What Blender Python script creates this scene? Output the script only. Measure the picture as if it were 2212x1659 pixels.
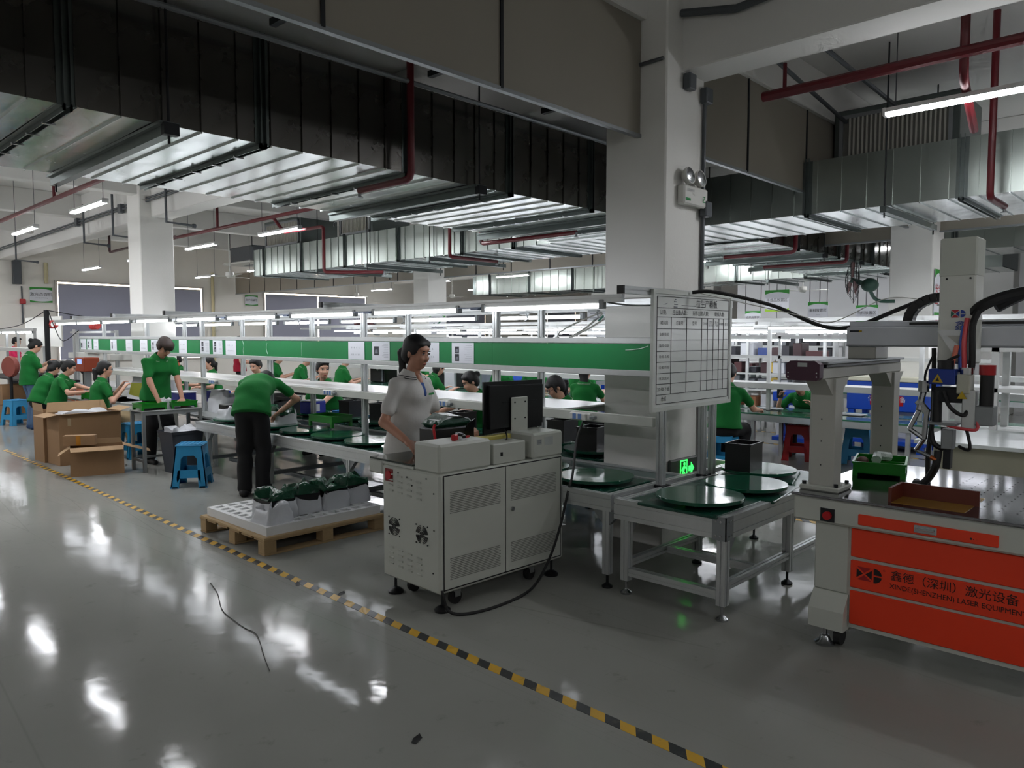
import bpy, math, random
import numpy as np
from mathutils import Vector, Matrix, Euler

random.seed(7)
for _o in list(bpy.data.objects): bpy.data.objects.remove(_o, do_unlink=True)
SC = bpy.context.scene
COL = SC.collection
PI = math.pi

# ------------------------------------------------------------------ camera
# world: +X runs across the lines (right and away), +Y runs along the lines (left and away)
cam_d = bpy.data.cameras.new('camera'); CAM = bpy.data.objects.new('camera', cam_d); COL.objects.link(CAM)
cam_d.sensor_width = 36.0; cam_d.lens = 36.0*1622.0/2212.0; cam_d.clip_start = 0.05; cam_d.clip_end = 200
CAM.location = (0, 0, 1.65)
CAM.rotation_euler = (math.radians(90)-math.atan(104.5/1622.0), 0, math.radians(43.5-90))
SC.camera = CAM
# ------------------------------------------------------------------ world and exposure (light comes from the lamps and the windows)
W = bpy.data.worlds.new('world'); SC.world = W; W.use_nodes = True
W.node_tree.nodes['Background'].inputs['Color'].default_value = (0.8, 0.88, 1.0, 1)
W.node_tree.nodes['Background'].inputs['Strength'].default_value = 0.25
SC.view_settings.view_transform = 'Standard'; SC.view_settings.look = 'None'
SC.view_settings.exposure = 0.88; SC.view_settings.gamma = 1.0; SC.view_settings.use_curve_mapping = False
cy = SC.cycles
cy.max_bounces = 6; cy.diffuse_bounces = 3; cy.glossy_bounces = 3; cy.transmission_bounces = 3; cy.transparent_max_bounces = 4
cy.caustics_reflective = False; cy.caustics_refractive = False; cy.adaptive_threshold = .1; cy.adaptive_min_samples = 12; cy.sample_clamp_indirect = 4.0
E_LINE = 13.5      # line tubes
E_PEND = 50.0     # pendant lamps
E_FAR = 9.0       # tubes of the far lines
E_WIN = 5.0       # daylight behind the blinds

# ------------------------------------------------------------------ materials
def lin(c):
    return tuple((v/255.0/12.92 if v/255.0 <= .04045 else ((v/255.0+.055)/1.055)**2.4) for v in c)
MATS = {}
def mat(name, rgb, rough=.5, metal=0.0, var=.08, scale=6.0, bump=0.0, bscale=60.0, emit=0.0, spec=.5, rvar=0.0, stretch=None, alpha=1.0, trans=0.0):
    if name in MATS: return MATS[name]
    m = bpy.data.materials.new(name); m.use_nodes = True
    nt = m.node_tree; b = nt.nodes['Principled BSDF']
    c = lin(rgb)
    b.inputs['Roughness'].default_value = rough; b.inputs['Metallic'].default_value = metal
    b.inputs['Specular IOR Level'].default_value = spec
    tc = nt.nodes.new('ShaderNodeTexCoord'); mp = nt.nodes.new('ShaderNodeMapping')
    nt.links.new(tc.outputs['Object'], mp.inputs['Vector'])
    if stretch: mp.inputs['Scale'].default_value = stretch
    nz = nt.nodes.new('ShaderNodeTexNoise'); nz.inputs['Scale'].default_value = scale; nz.inputs['Detail'].default_value = 4
    nt.links.new(mp.outputs['Vector'], nz.inputs['Vector'])
    rp = nt.nodes.new('ShaderNodeMix'); rp.data_type = 'RGBA'
    rp.inputs[6].default_value = tuple(max(0, v*(1-var)) for v in c)+(1,)
    rp.inputs[7].default_value = tuple(min(1, v*(1+var)) for v in c)+(1,)
    nt.links.new(nz.outputs['Fac'], rp.inputs[0]); nt.links.new(rp.outputs[2], b.inputs['Base Color'])
    if rvar:
        mr = nt.nodes.new('ShaderNodeMapRange'); mr.inputs[1].default_value = .3; mr.inputs[2].default_value = .7
        mr.inputs[3].default_value = max(.02, rough-rvar); mr.inputs[4].default_value = min(1, rough+rvar)
        nt.links.new(nz.outputs['Fac'], mr.inputs[0]); nt.links.new(mr.outputs[0], b.inputs['Roughness'])
    if bump:
        n2 = nt.nodes.new('ShaderNodeTexNoise'); n2.inputs['Scale'].default_value = bscale; n2.inputs['Detail'].default_value = 3
        nt.links.new(mp.outputs['Vector'], n2.inputs['Vector'])
        bp = nt.nodes.new('ShaderNodeBump'); bp.inputs['Strength'].default_value = bump; bp.inputs['Distance'].default_value = .02
        nt.links.new(n2.outputs['Fac'], bp.inputs['Height']); nt.links.new(bp.outputs['Normal'], b.inputs['Normal'])
    if emit:
        b.inputs['Emission Color'].default_value = c+(1,); b.inputs['Emission Strength'].default_value = emit
    if trans: b.inputs['Transmission Weight'].default_value = trans
    if alpha < 1: b.inputs['Alpha'].default_value = alpha
    MATS[name] = m
    return m

# ------------------------------------------------------------------ mesh builder
class MB:
    def __init__(s): s.v = []; s.f = []; s.M = None
    def at(s, M): s.M = M; return s
    def _a(s, vs, fs):
        o = len(s.v)
        if s.M is not None: vs = [tuple(s.M @ Vector(p)) for p in vs]
        s.v += [tuple(p) for p in vs]; s.f += [tuple(i+o for i in f) for f in fs]; return s
    def box(s, x0, y0, z0, x1, y1, z1, b=0.0):
        if x0 > x1: x0, x1 = x1, x0
        if y0 > y1: y0, y1 = y1, y0
        if z0 > z1: z0, z1 = z1, z0
        if b <= 0:
            return s._a([(x0,y0,z0),(x1,y0,z0),(x1,y1,z0),(x0,y1,z0),(x0,y0,z1),(x1,y0,z1),(x1,y1,z1),(x0,y1,z1)],
                        [(0,3,2,1),(4,5,6,7),(0,1,5,4),(1,2,6,5),(2,3,7,6),(3,0,4,7)])
        b = min(b, (x1-x0)*.45, (y1-y0)*.45, (z1-z0)*.45)
        vs = []; idx = {}
        for i, x in enumerate((x0, x1)):
            for j, y in enumerate((y0, y1)):
                for k, z in enumerate((z0, z1)):
                    sx = b if i == 0 else -b; sy = b if j == 0 else -b; sz = b if k == 0 else -b
                    idx[(i,j,k,0)] = len(vs); vs.append((x, y+sy, z+sz))
                    idx[(i,j,k,1)] = len(vs); vs.append((x+sx, y, z+sz))
                    idx[(i,j,k,2)] = len(vs); vs.append((x+sx, y+sy, z))
        g = lambda i,j,k,a: idx[(i,j,k,a)]
        fs = []
        fs.append((g(0,0,0,0),g(0,0,1,0),g(0,1,1,0),g(0,1,0,0))); fs.append((g(1,0,0,0),g(1,1,0,0),g(1,1,1,0),g(1,0,1,0)))
        fs.append((g(0,0,0,1),g(1,0,0,1),g(1,0,1,1),g(0,0,1,1))); fs.append((g(0,1,0,1),g(0,1,1,1),g(1,1,1,1),g(1,1,0,1)))
        fs.append((g(0,0,0,2),g(0,1,0,2),g(1,1,0,2),g(1,0,0,2))); fs.append((g(0,0,1,2),g(1,0,1,2),g(1,1,1,2),g(0,1,1,2)))
        for k in (0,1):
            for j in (0,1):
                q = (g(0,j,k,1),g(0,j,k,2),g(1,j,k,2),g(1,j,k,1)); fs.append(q if (j+k) % 2 == 0 else q[::-1])
            for i in (0,1):
                q = (g(i,0,k,0),g(i,1,k,0),g(i,1,k,2),g(i,0,k,2)); fs.append(q if (i+k) % 2 == 0 else q[::-1])
        for i in (0,1):
            for j in (0,1):
                q = (g(i,j,0,0),g(i,j,0,1),g(i,j,1,1),g(i,j,1,0)); fs.append(q if (i+j) % 2 == 0 else q[::-1])
                for k in (0,1):
                    t = (g(i,j,k,0),g(i,j,k,1),g(i,j,k,2)); fs.append(t if (i+j+k) % 2 == 1 else t[::-1])
        return s._a(vs, fs)
    def cyl(s, p0, p1, r, n=12, r2=None, cap=True):
        p0 = Vector(p0); p1 = Vector(p1); r2 = r if r2 is None else r2
        d = (p1-p0).normalized(); u = d.orthogonal().normalized(); w = d.cross(u)
        vs = []; fs = []
        for p, rr in ((p0, r), (p1, r2)):
            for i in range(n):
                a = 2*PI*i/n; vs.append(p+u*(rr*math.cos(a))+w*(rr*math.sin(a)))
        for i in range(n): fs.append((i, (i+1) % n, n+(i+1) % n, n+i))
        if cap: fs.append(tuple(range(n-1, -1, -1))); fs.append(tuple(range(n, 2*n)))
        return s._a(vs, fs)
    def tube(s, pts, r, n=8, cap=True, smooth=0):
        P = [Vector(p) for p in pts]
        if smooth:
            Q = []
            for i in range(len(P)-1):
                a = P[max(0,i-1)]; b = P[i]; c = P[i+1]; d = P[min(len(P)-1,i+2)]
                for k in range(smooth):
                    t = k/smooth
                    Q.append(.5*((2*b)+(c-a)*t+(2*a-5*b+4*c-d)*t*t+(3*b-a-3*c+d)*t**3))
            Q.append(P[-1]); P = Q
        rs = r if isinstance(r, (list, tuple)) else [r]*len(P)
        if len(rs) != len(P): rs = [rs[0]+(rs[-1]-rs[0])*i/(len(P)-1) for i in range(len(P))]
        u = None; vs = []; fs = []
        for i, p in enumerate(P):
            d = (P[min(i+1,len(P)-1)]-P[max(i-1,0)]).normalized()
            if u is None: u = d.orthogonal().normalized()
            else:
                u = (u-d*u.dot(d)); u = u.normalized() if u.length > 1e-6 else d.orthogonal().normalized()
            w = d.cross(u)
            for k in range(n):
                a = 2*PI*k/n; vs.append(p+u*(rs[i]*math.cos(a))+w*(rs[i]*math.sin(a)))
        for i in range(len(P)-1):
            for k in range(n):
                fs.append((i*n+k, i*n+(k+1) % n, (i+1)*n+(k+1) % n, (i+1)*n+k))
        if cap: fs.append(tuple(range(n-1,-1,-1))); fs.append(tuple((len(P)-1)*n+k for k in range(n)))
        return s._a(vs, fs)
    def prism(s, poly, axis, a, b):
        n = len(poly); ar = sum(poly[i][0]*poly[(i+1)%n][1]-poly[(i+1)%n][0]*poly[i][1] for i in range(n))
        if axis == 'y': ar = -ar
        if ar < 0: poly = poly[::-1]
        if a > b: a, b = b, a
        def mk(p, t):
            return (t,p[0],p[1]) if axis == 'x' else ((p[0],t,p[1]) if axis == 'y' else (p[0],p[1],t))
        vs = [mk(p, a) for p in poly]+[mk(p, b) for p in poly]
        fs = [tuple(range(n-1,-1,-1)), tuple(range(n,2*n))]+[(i,(i+1)%n,n+(i+1)%n,n+i) for i in range(n)]
        return s._a(vs, fs)
    def lathe(s, prof, c=(0,0,0), n=24, close=False):
        vs = []; fs = []; m = len(prof)
        for r, z in prof:
            for i in range(n):
                a = 2*PI*i/n; vs.append((c[0]+r*math.cos(a), c[1]+r*math.sin(a), c[2]+z))
        for j in range(m-1):
            for i in range(n): fs.append((j*n+i, j*n+(i+1)%n, (j+1)*n+(i+1)%n, (j+1)*n+i))
        fs.append(tuple(range(n-1,-1,-1))); fs.append(tuple((m-1)*n+i for i in range(n)))
        return s._a(vs, fs)
    def ell(s, c, r, nu=14, nv=9):
        if not isinstance(r, (tuple, list)): r = (r, r, r)
        vs = [(c[0],c[1],c[2]-r[2])]; fs = []
        for j in range(1, nv):
            t = -PI/2+PI*j/nv
            for i in range(nu):
                a = 2*PI*i/nu; vs.append((c[0]+r[0]*math.cos(t)*math.cos(a), c[1]+r[1]*math.cos(t)*math.sin(a), c[2]+r[2]*math.sin(t)))
        vs.append((c[0],c[1],c[2]+r[2])); L = len(vs)-1
        for i in range(nu): fs.append((0, 1+(i+1)%nu, 1+i)); fs.append((L, 1+(nv-2)*nu+i, 1+(nv-2)*nu+(i+1)%nu))
        for j in range(nv-2):
            for i in range(nu): fs.append((1+j*nu+i, 1+j*nu+(i+1)%nu, 1+(j+1)*nu+(i+1)%nu, 1+(j+1)*nu+i))
        return s._a(vs, fs)
    def quad(s, a, b, c, d): return s._a([a,b,c,d], [(0,1,2,3)])
    def poly(s, vs, fs): return s._a(vs, fs)
    def mesh(s, name):
        me = bpy.data.meshes.new(name); me.from_pydata(s.v, [], s.f); me.update(); return me
    def build(s, name, m, parent=None, smooth=False, sharp=35):
        me = s.mesh(name); me.materials.append(m)
        if smooth:
            me.polygons.foreach_set('use_smooth', [True]*len(me.polygons)); me.set_sharp_from_angle(angle=math.radians(sharp))
        return obj(name, me, parent)

def obj(name, me, parent=None):
    o = bpy.data.objects.new(name, me); COL.objects.link(o)
    if parent is not None: o.parent = parent
    return o
def tag(o, label=None, cat=None, group=None, kind=None):
    if label: o['label'] = label
    if cat: o['category'] = cat
    if group: o['group'] = group
    if kind: o['kind'] = kind
    return o
def thing(name, label, cat, loc=(0,0,0), rz=0.0, group=None):
    o = bpy.data.objects.new(name, None); COL.objects.link(o); o.empty_display_size = .1
    o.location = loc; o.rotation_euler = (0, 0, rz)
    return tag(o, label, cat, group)
def struct(o): o['kind'] = 'structure'; return o
CH = {}
def dup(root, loc=None, rz=None, label=None, parent=None, group=None):
    c = root.copy(); COL.objects.link(c); c.parent = parent
    if loc is not None: c.location = loc
    if rz is not None: c.rotation_euler = (0, 0, rz)
    if label: c['label'] = label
    if group: c['group'] = group
    for ch in root.children: dup(ch, parent=c)
    return c
def inst(name, me, parent, loc=(0,0,0), rot=None, scale=None):
    o = obj(name, me, parent); o.location = loc
    if rot is not None: o.rotation_euler = rot
    if scale is not None: o.scale = scale
    return o
def meshof(mb, name, m, smooth=False, sharp=35):
    me = mb.mesh(name); me.materials.append(m)
    if smooth:
        me.polygons.foreach_set('use_smooth', [True]*len(me.polygons)); me.set_sharp_from_angle(angle=math.radians(sharp))
    return me
_TXT = []
def text(name, s, size, loc, rot, m, parent=None, align='CENTER', ext=0.0, sx=1.0, bold=0.0):
    cu = bpy.data.curves.new(name, 'FONT'); cu.body = s; cu.size = size; cu.align_x = align; cu.align_y = 'CENTER'
    cu.extrude = ext; cu.offset = bold; cu.resolution_u = 2
    cu.materials.append(m)
    o = bpy.data.objects.new(name, cu); COL.objects.link(o)
    o.location = loc; o.rotation_euler = rot; o.scale = (sx, 1, 1)
    if parent is not None: o.parent = parent
    _TXT.append(o)
    return o
def finish_text():
    dg = bpy.context.evaluated_depsgraph_get()
    for o in _TXT:
        me = bpy.data.meshes.new_from_object(o.evaluated_get(dg))
        n = bpy.data.objects.new(o.name, me); COL.objects.link(n)
        n.parent = o.parent; n.location = o.location; n.rotation_euler = o.rotation_euler; n.scale = o.scale
        if o.get('label'): n['label'] = o['label']
        nm = o.name; bpy.data.objects.remove(o, do_unlink=True); n.name = nm.split('.')[0]
# text facing -X reads along -Y; facing -Y reads along +X
FX = (PI/2, 0, -PI/2)
FY = (PI/2, 0, 0)

ORD = ['first','second','third','fourth','fifth','sixth','seventh','eighth','ninth','tenth','eleventh','twelfth','thirteenth','fourteenth','fifteenth','sixteenth','seventeenth','eighteenth']
# palette
alu = mat('aluminium', (200,203,203), .36, .6, .06, 20, stretch=(1,1,.2))
alu_d = mat('aluminium_dark', (140,144,146), .42, .6, .06, 20)
steel = mat('steel', (190,192,195), .25, 1.0, .05, 20)
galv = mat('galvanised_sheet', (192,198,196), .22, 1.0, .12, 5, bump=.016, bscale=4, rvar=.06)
galv_s = mat('galvanised_side_shaded', (112,110,106), .28, 1.0, .06, 3, rvar=.04)  # side sheets coloured darker to stand in for shade on the big duct
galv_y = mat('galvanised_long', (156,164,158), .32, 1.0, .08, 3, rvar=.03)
galv2 = mat('galvanised_strut', (104,112,110), .36, .9, .12, 12)
dark = mat('dark_steel', (42,44,46), .5, .6, .1)
blk = mat('black_plastic', (14,14,17), .38, 0, .1)
blkr = mat('black_rubber', (16,16,17), .62, 0, .1)
wht = mat('white_paint', (206,206,200), .55, 0, .03, 3)
wcol = mat('white_plaster', (224,223,218), .75, 0, .035, 1.6, bump=.05, bscale=40)
cream = mat('cream_wall', (232,229,221), .8, 0, .03, 1.2, bump=.04, bscale=30)
ceilm = mat('ceiling_plaster', (222,221,217), .85, 0, .04, 1.0)
shell = mat('powder_coat_grey', (186,189,180), .42, 0, .025, 4, bump=.03, bscale=500)
green_t = mat('green_tray', (10,120,22), .32, 0, .07)
green_s = mat('green_cloth', (2,106,40), .9, 0, .10, 14, bump=.06, bscale=70)
gbelt = mat('green_belt', (14,62,48), .28, 0, .10, 3, rvar=.06)
gboard = mat('green_board', (4,118,62), .42, 0, .05, 2)
disc_m = mat('green_disc', (18,78,56), .14, 0, .14, 5, bump=.012, bscale=12, rvar=.07)
blue_s = mat('blue_plastic', (36,140,190), .38, 0, .05)
paper = mat('paper', (214,216,222), .7, 0, .02)
print_g = mat('print_grey', (120,124,132), .7, 0, .1)
print_d = mat('print_dark', (48,50,56), .7, 0, .2, 40)
ink = mat('ink', (20,21,24), .6, 0, .05)
card = mat('cardboard', (144,112,80), .85, 0, .07, 5, bump=.05, bscale=120, stretch=(1,1,.3))
card_i = mat('cardboard_inside', (164,134,100), .85, 0, .06, 5)
red_p = mat('red_pipe', (92,11,22), .4, 0, .08)
redpl = mat('red_plastic', (170,12,24), .35, 0, .06)
orange = mat('orange_panel', (226,58,22), .42, 0, .04, 3)
wood = mat('pallet_wood', (164,138,100), .8, 0, .16, 9, bump=.15, bscale=30, stretch=(1,6,6))
foam = mat('white_foam', (222,223,222), .8, 0, .02, 30, bump=.04, bscale=200)
bluem = mat('machine_blue', (10,68,176), .4, 0, .05)
lamp_line = mat('tube_glow', (255,255,255), .4, emit=E_LINE)
lamp_line.node_tree.nodes['Principled BSDF'].inputs['Emission Color'].default_value = (.90, .93, 1.0, 1)
lamp_pend = mat('pendant_glow', (255,255,255), .4, emit=E_PEND)
lamp_pend.node_tree.nodes['Principled BSDF'].inputs['Emission Color'].default_value = (.95, .96, 1.0, 1)
for _m in (lamp_line, lamp_pend): _m.cycles.emission_sampling = 'FRONT'
lamp_far = mat('far_tube_glow', (255,255,255), .4, emit=E_FAR)
lamp_far.node_tree.nodes['Principled BSDF'].inputs['Emission Color'].default_value = (.90, .93, 1.0, 1)
lamp_far.cycles.emission_sampling = 'FRONT'
# ================================================================== the setting
X0, X1, Y0, Y1, ZC = -7.0, 31.0, -6.5, 24.0, 4.5
def floor_mat():
    m = bpy.data.materials.new('epoxy_floor'); m.use_nodes = True; nt = m.node_tree; b = nt.nodes['Principled BSDF']
    tc = nt.nodes.new('ShaderNodeTexCoord')
    def noise(sc, det=3, vec=None, rough=.5):
        n = nt.nodes.new('ShaderNodeTexNoise'); n.inputs['Scale'].default_value = sc; n.inputs['Detail'].default_value = det; n.inputs['Roughness'].default_value = rough
        nt.links.new(vec if vec else tc.outputs['Object'], n.inputs['Vector']); return n
    n1 = noise(.55, 4); n2 = noise(7, 5, rough=.65)
    mx = nt.nodes.new('ShaderNodeMix'); mx.data_type = 'RGBA'; mx.inputs[6].default_value = lin((134,135,130))+(1,); mx.inputs[7].default_value = lin((156,156,150))+(1,)
    nt.links.new(n1.outputs['Fac'], mx.inputs[0])
    # fine speckles of dirt
    r1 = nt.nodes.new('ShaderNodeMapRange'); r1.inputs[1].default_value = .62; r1.inputs[2].default_value = .75; r1.inputs[3].default_value = 0; r1.inputs[4].default_value = .35
    nt.links.new(n2.outputs['Fac'], r1.inputs[0])
    m2 = nt.nodes.new('ShaderNodeMix'); m2.data_type = 'RGBA'; m2.inputs[7].default_value = lin((84,84,78))+(1,)
    nt.links.new(r1.outputs[0], m2.inputs[0]); nt.links.new(mx.outputs[2], m2.inputs[6])
    # long thin scratches
    last = m2.outputs[2]
    for rot, sc in ((.5, (1.1, .05, 1)), (-.75, (.9, .04, 1)), (1.9, (1.3, .06, 1))):
        mp = nt.nodes.new('ShaderNodeMapping'); mp.inputs['Rotation'].default_value = (0,0,rot); mp.inputs['Scale'].default_value = sc
        nt.links.new(tc.outputs['Object'], mp.inputs['Vector'])
        vo = nt.nodes.new('ShaderNodeTexVoronoi'); vo.feature = 'DISTANCE_TO_EDGE'; vo.inputs['Scale'].default_value = 1.3
        nt.links.new(mp.outputs[0], vo.inputs['Vector'])
        rr = nt.nodes.new('ShaderNodeMapRange'); rr.inputs[1].default_value = 0; rr.inputs[2].default_value = .0035; rr.inputs[3].default_value = .22; rr.inputs[4].default_value = 0
        nt.links.new(vo.outputs['Distance'], rr.inputs[0])
        gate = noise(.9, 2, mp.outputs[0]); gr = nt.nodes.new('ShaderNodeMapRange'); gr.inputs[1].default_value = .52; gr.inputs[2].default_value = .62
        nt.links.new(gate.outputs['Fac'], gr.inputs[0])
        mu = nt.nodes.new('ShaderNodeMath'); mu.operation = 'MULTIPLY'; nt.links.new(rr.outputs[0], mu.inputs[0]); nt.links.new(gr.outputs[0], mu.inputs[1])
        m3 = nt.nodes.new('ShaderNodeMix'); m3.data_type = 'RGBA'; m3.inputs[7].default_value = lin((66,66,60))+(1,)
        nt.links.new(mu.outputs[0], m3.inputs[0]); nt.links.new(last, m3.inputs[6]); last = m3.outputs[2]
    nt.links.new(last, b.inputs['Base Color'])
    ro = nt.nodes.new('ShaderNodeMapRange'); ro.inputs[1].default_value = .3; ro.inputs[2].default_value = .7; ro.inputs[3].default_value = .07; ro.inputs[4].default_value = .15
    nt.links.new(n1.outputs['Fac'], ro.inputs[0]); nt.links.new(ro.outputs[0], b.inputs['Roughness'])
    n3 = noise(2.6, 3); bp = nt.nodes.new('ShaderNodeBump'); bp.inputs['Strength'].default_value = .35; bp.inputs['Distance'].default_value = .006
    nt.links.new(n3.outputs['Fac'], bp.inputs['Height']); nt.links.new(bp.outputs[0], b.inputs['Normal'])
    b.inputs['Specular IOR Level'].default_value = .06
    return m
o = MB().box(X0, Y0, -.15, X1, Y1, 0).build('floor', floor_mat()); struct(o)
struct(MB().box(X0, Y0, ZC, X1, Y1, ZC+.15).build('ceiling', ceilm))
struct(MB().box(X0, Y1, 0, X1, Y1+.2, ZC).build('wall_left', cream))
struct(MB().box(X1, Y0, 0, X1+.2, Y1, ZC).build('wall_far', wcol))
struct(MB().box(X0, Y0-.2, 0, X1, Y0, ZC).build('wall_right', cream))
struct(MB().box(X0-.2, Y0, 0, X0, Y1, ZC).build('wall_near', cream))
# columns
colmesh = {}
for i, (cx, cy) in enumerate(((4.97,3.12), (5.0,13.45), (11.45,13.55), (11.75,3.03), (18.3,13.5), (18.3,3.2), (24.8,13.5), (24.8,3.2), (-1.6,3.12), (-1.6,13.45), (-1.6,-5.5))):
    w = .56
    struct(MB().box(cx, cy, 0, cx+w, cy+w, ZC, .012).build('column', wcol))
# main beams along Y, secondary beams along X
for bx in (-1.3, 5.19, 11.7, 18.5, 25.0): struct(MB().box(bx, Y0, 3.68, bx+.36, Y1, ZC, .01).build('beam', ceilm))
for by in (-3.4, .0, 3.42, 6.85, 10.25, 13.65, 17.1, 20.5): struct(MB().box(X0, by-.12, 4.05, X1, by+.12, ZC, .008).build('beam', ceilm))

# windows with grey roller blinds on the left wall; a slit of daylight shows round each blind
glow = mat('daylight_pane', (255,236,214), .5, emit=E_WIN)
blind = mat('daylit_grey_blind', (158,160,176), .8, 0, .03, 2, bump=.06, bscale=300)  # grey lightened to stand in for daylight coming through the cloth
wframe = mat('window_frame', (176,172,166), .5, 0, .03)
for i, (xa, xb, zt, parts) in enumerate(((6.62,10.75,3.16,1), (12.93,17.1,3.12,2), (20.6,23.5,3.0,1), (27.7,29.9,2.95,1))):
    w = struct(thing('window_%d' % (i+1), None, None, (xa, Y1, 0)))
    L = xb-xa
    MB().box(0, -.03, .95, L, -.005, zt).build('pane', glow, w)
    f = MB()
    f.box(-.05,-.06,.9,0,0,zt+.05).box(L,-.06,.9,L+.05,0,zt+.05).box(0,-.06,zt,L,0,zt+.05).box(0,-.06,.9,L,0,.95)
    f.build('window_frame', wframe, w)
    wd = (L-.06)/parts
    for k in range(parts):
        MB().box(.012+k*(L/parts), -.085, .96, (k+1)*(L/parts)-.055, -.075, zt-.045).build('blind', blind, w)
    MB().cyl((.02,-.08,zt-.062),(L-.06,-.08,zt-.062),.018,8).build('blind_roller', wframe, w)

# white partition of tall panels far on the right
pm = mat('partition_white', (208,209,210), .6, 0, .02, 2)
pt = struct(thing('wall_partition', None, None, (20.5, 0, 0)))
for k in range(14): MB().box(0, -6.4+k*1.2+.012, 0, .1, -6.4+(k+1)*1.2-.012, 3.75, .006).build('panel', pm, pt)
MB().box(.02, -6.4, 0, .06, 10.4, 3.75).build('panel_core', mat('joint_grey', (120,122,124), .7), pt)

# hazard tape on the floor
def tape_mat():
    m = bpy.data.materials.new('hazard_stripes'); m.use_nodes = True; nt = m.node_tree; b = nt.nodes['Principled BSDF']
    tc = nt.nodes.new('ShaderNodeTexCoord'); sp = nt.nodes.new('ShaderNodeSeparateXYZ'); nt.links.new(tc.outputs['Object'], sp.inputs[0])
    a = nt.nodes.new('ShaderNodeMath'); a.operation = 'MULTIPLY_ADD'; a.inputs[1].default_value = -.75
    nt.links.new(sp.outputs[0], a.inputs[0]); nt.links.new(sp.outputs[1], a.inputs[2])
    mo = nt.nodes.new('ShaderNodeMath'); mo.operation = 'MODULO'; mo.inputs[1].default_value = .161; nt.links.new(a.outputs[0], mo.inputs[0])
    gt = nt.nodes.new('ShaderNodeMath'); gt.operation = 'GREATER_THAN'; gt.inputs[1].default_value = .0805; nt.links.new(mo.outputs[0], gt.inputs[0])
    nz = nt.nodes.new('ShaderNodeTexNoise'); nz.inputs['Scale'].default_value = 14; nz.inputs['Detail'].default_value = 5; nt.links.new(tc.outputs['Object'], nz.inputs['Vector'])
    w = nt.nodes.new('ShaderNodeMapRange'); w.inputs[1].default_value = .58; w.inputs[2].default_value = .72; w.inputs[4].default_value = .45; nt.links.new(nz.outputs['Fac'], w.inputs[0])
    mx = nt.nodes.new('ShaderNodeMix'); mx.data_type = 'RGBA'; mx.inputs[6].default_value = lin((32,34,36))+(1,); mx.inputs[7].default_value = lin((206,160,34))+(1,)
    nt.links.new(gt.outputs[0], mx.inputs[0])
    m2 = nt.nodes.new('ShaderNodeMix'); m2.data_type = 'RGBA'; m2.inputs[7].default_value = lin((110,104,84))+(1,)
    nt.links.new(w.outputs[0], m2.inputs[0]); nt.links.new(mx.outputs[2], m2.inputs[6]); nt.links.new(m2.outputs[2], b.inputs['Base Color'])
    b.inputs['Roughness'].default_value = .4
    return m
TM = tape_mat()
t = MB().box(-.03, 0, 0, .03, 11.6, .0015).build('hazard_tape', TM); t.location = (2.545, 1.15, 0); t.rotation_euler = (0,0,-math.atan((2.775-2.545)/11.8))
tag(t, 'yellow and black striped floor tape running past the wooden pallet', 'floor tape')
t = MB().box(-.04, 0, 0, .04, 3.2, .0015).build('hazard_tape', TM); t.location = (6.6, 1.0, 0)
tag(t, 'striped floor tape seen under the aluminium corner table', 'floor tape')
for (xa, ya, lab) in ((11.0, 2.2, 'striped floor tape in the aisle beyond the blue stool'), (12.3, 2.2, 'farther striped floor tape in the aisle before the blue machine')):
    t = MB().box(-.03, 0, 0, .03, 5.0, .0015).build('hazard_tape', TM); t.location = (xa, ya, 0); tag(t, lab, 'floor tape')
# loose scraps lying on the floor
sc = mat('grey_string', (64,64,60), .7)
for pts, lab in (([(2.18,4.84,.003),(2.118,4.606,.004),(2.008,4.311,.003),(1.975,4.08,.004),(1.966,3.94,.003),(1.963,3.80,.004),(1.856,3.524,.003),(1.788,3.34,.003)], 'thin grey string lying in a wavy line on the open floor'),):
    tag(MB().tube(pts, .0023, 5, smooth=6).build('string', sc, smooth=True), lab, 'string')
for (xx, yy, a, lab) in ((1.884,2.325,.4,'small dark scrap on the floor near the bottom edge'), (2.569,4.40,1.0,'black scrap of torn tape on the striped line'), (2.66,4.03,.3,'second black scrap by the striped line near the cabinet')):
    s_ = MB().poly([(-.03,-.012,.001),(.02,-.016,.004),(.035,.004,.012),(.0,.016,.006),(-.028,.01,.002)],[(0,1,2,3,4)]).build('floor_scrap', blkr); s_.location = (xx,yy,0); s_.rotation_euler = (0,0,a)
    tag(s_, lab, 'scrap')
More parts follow.
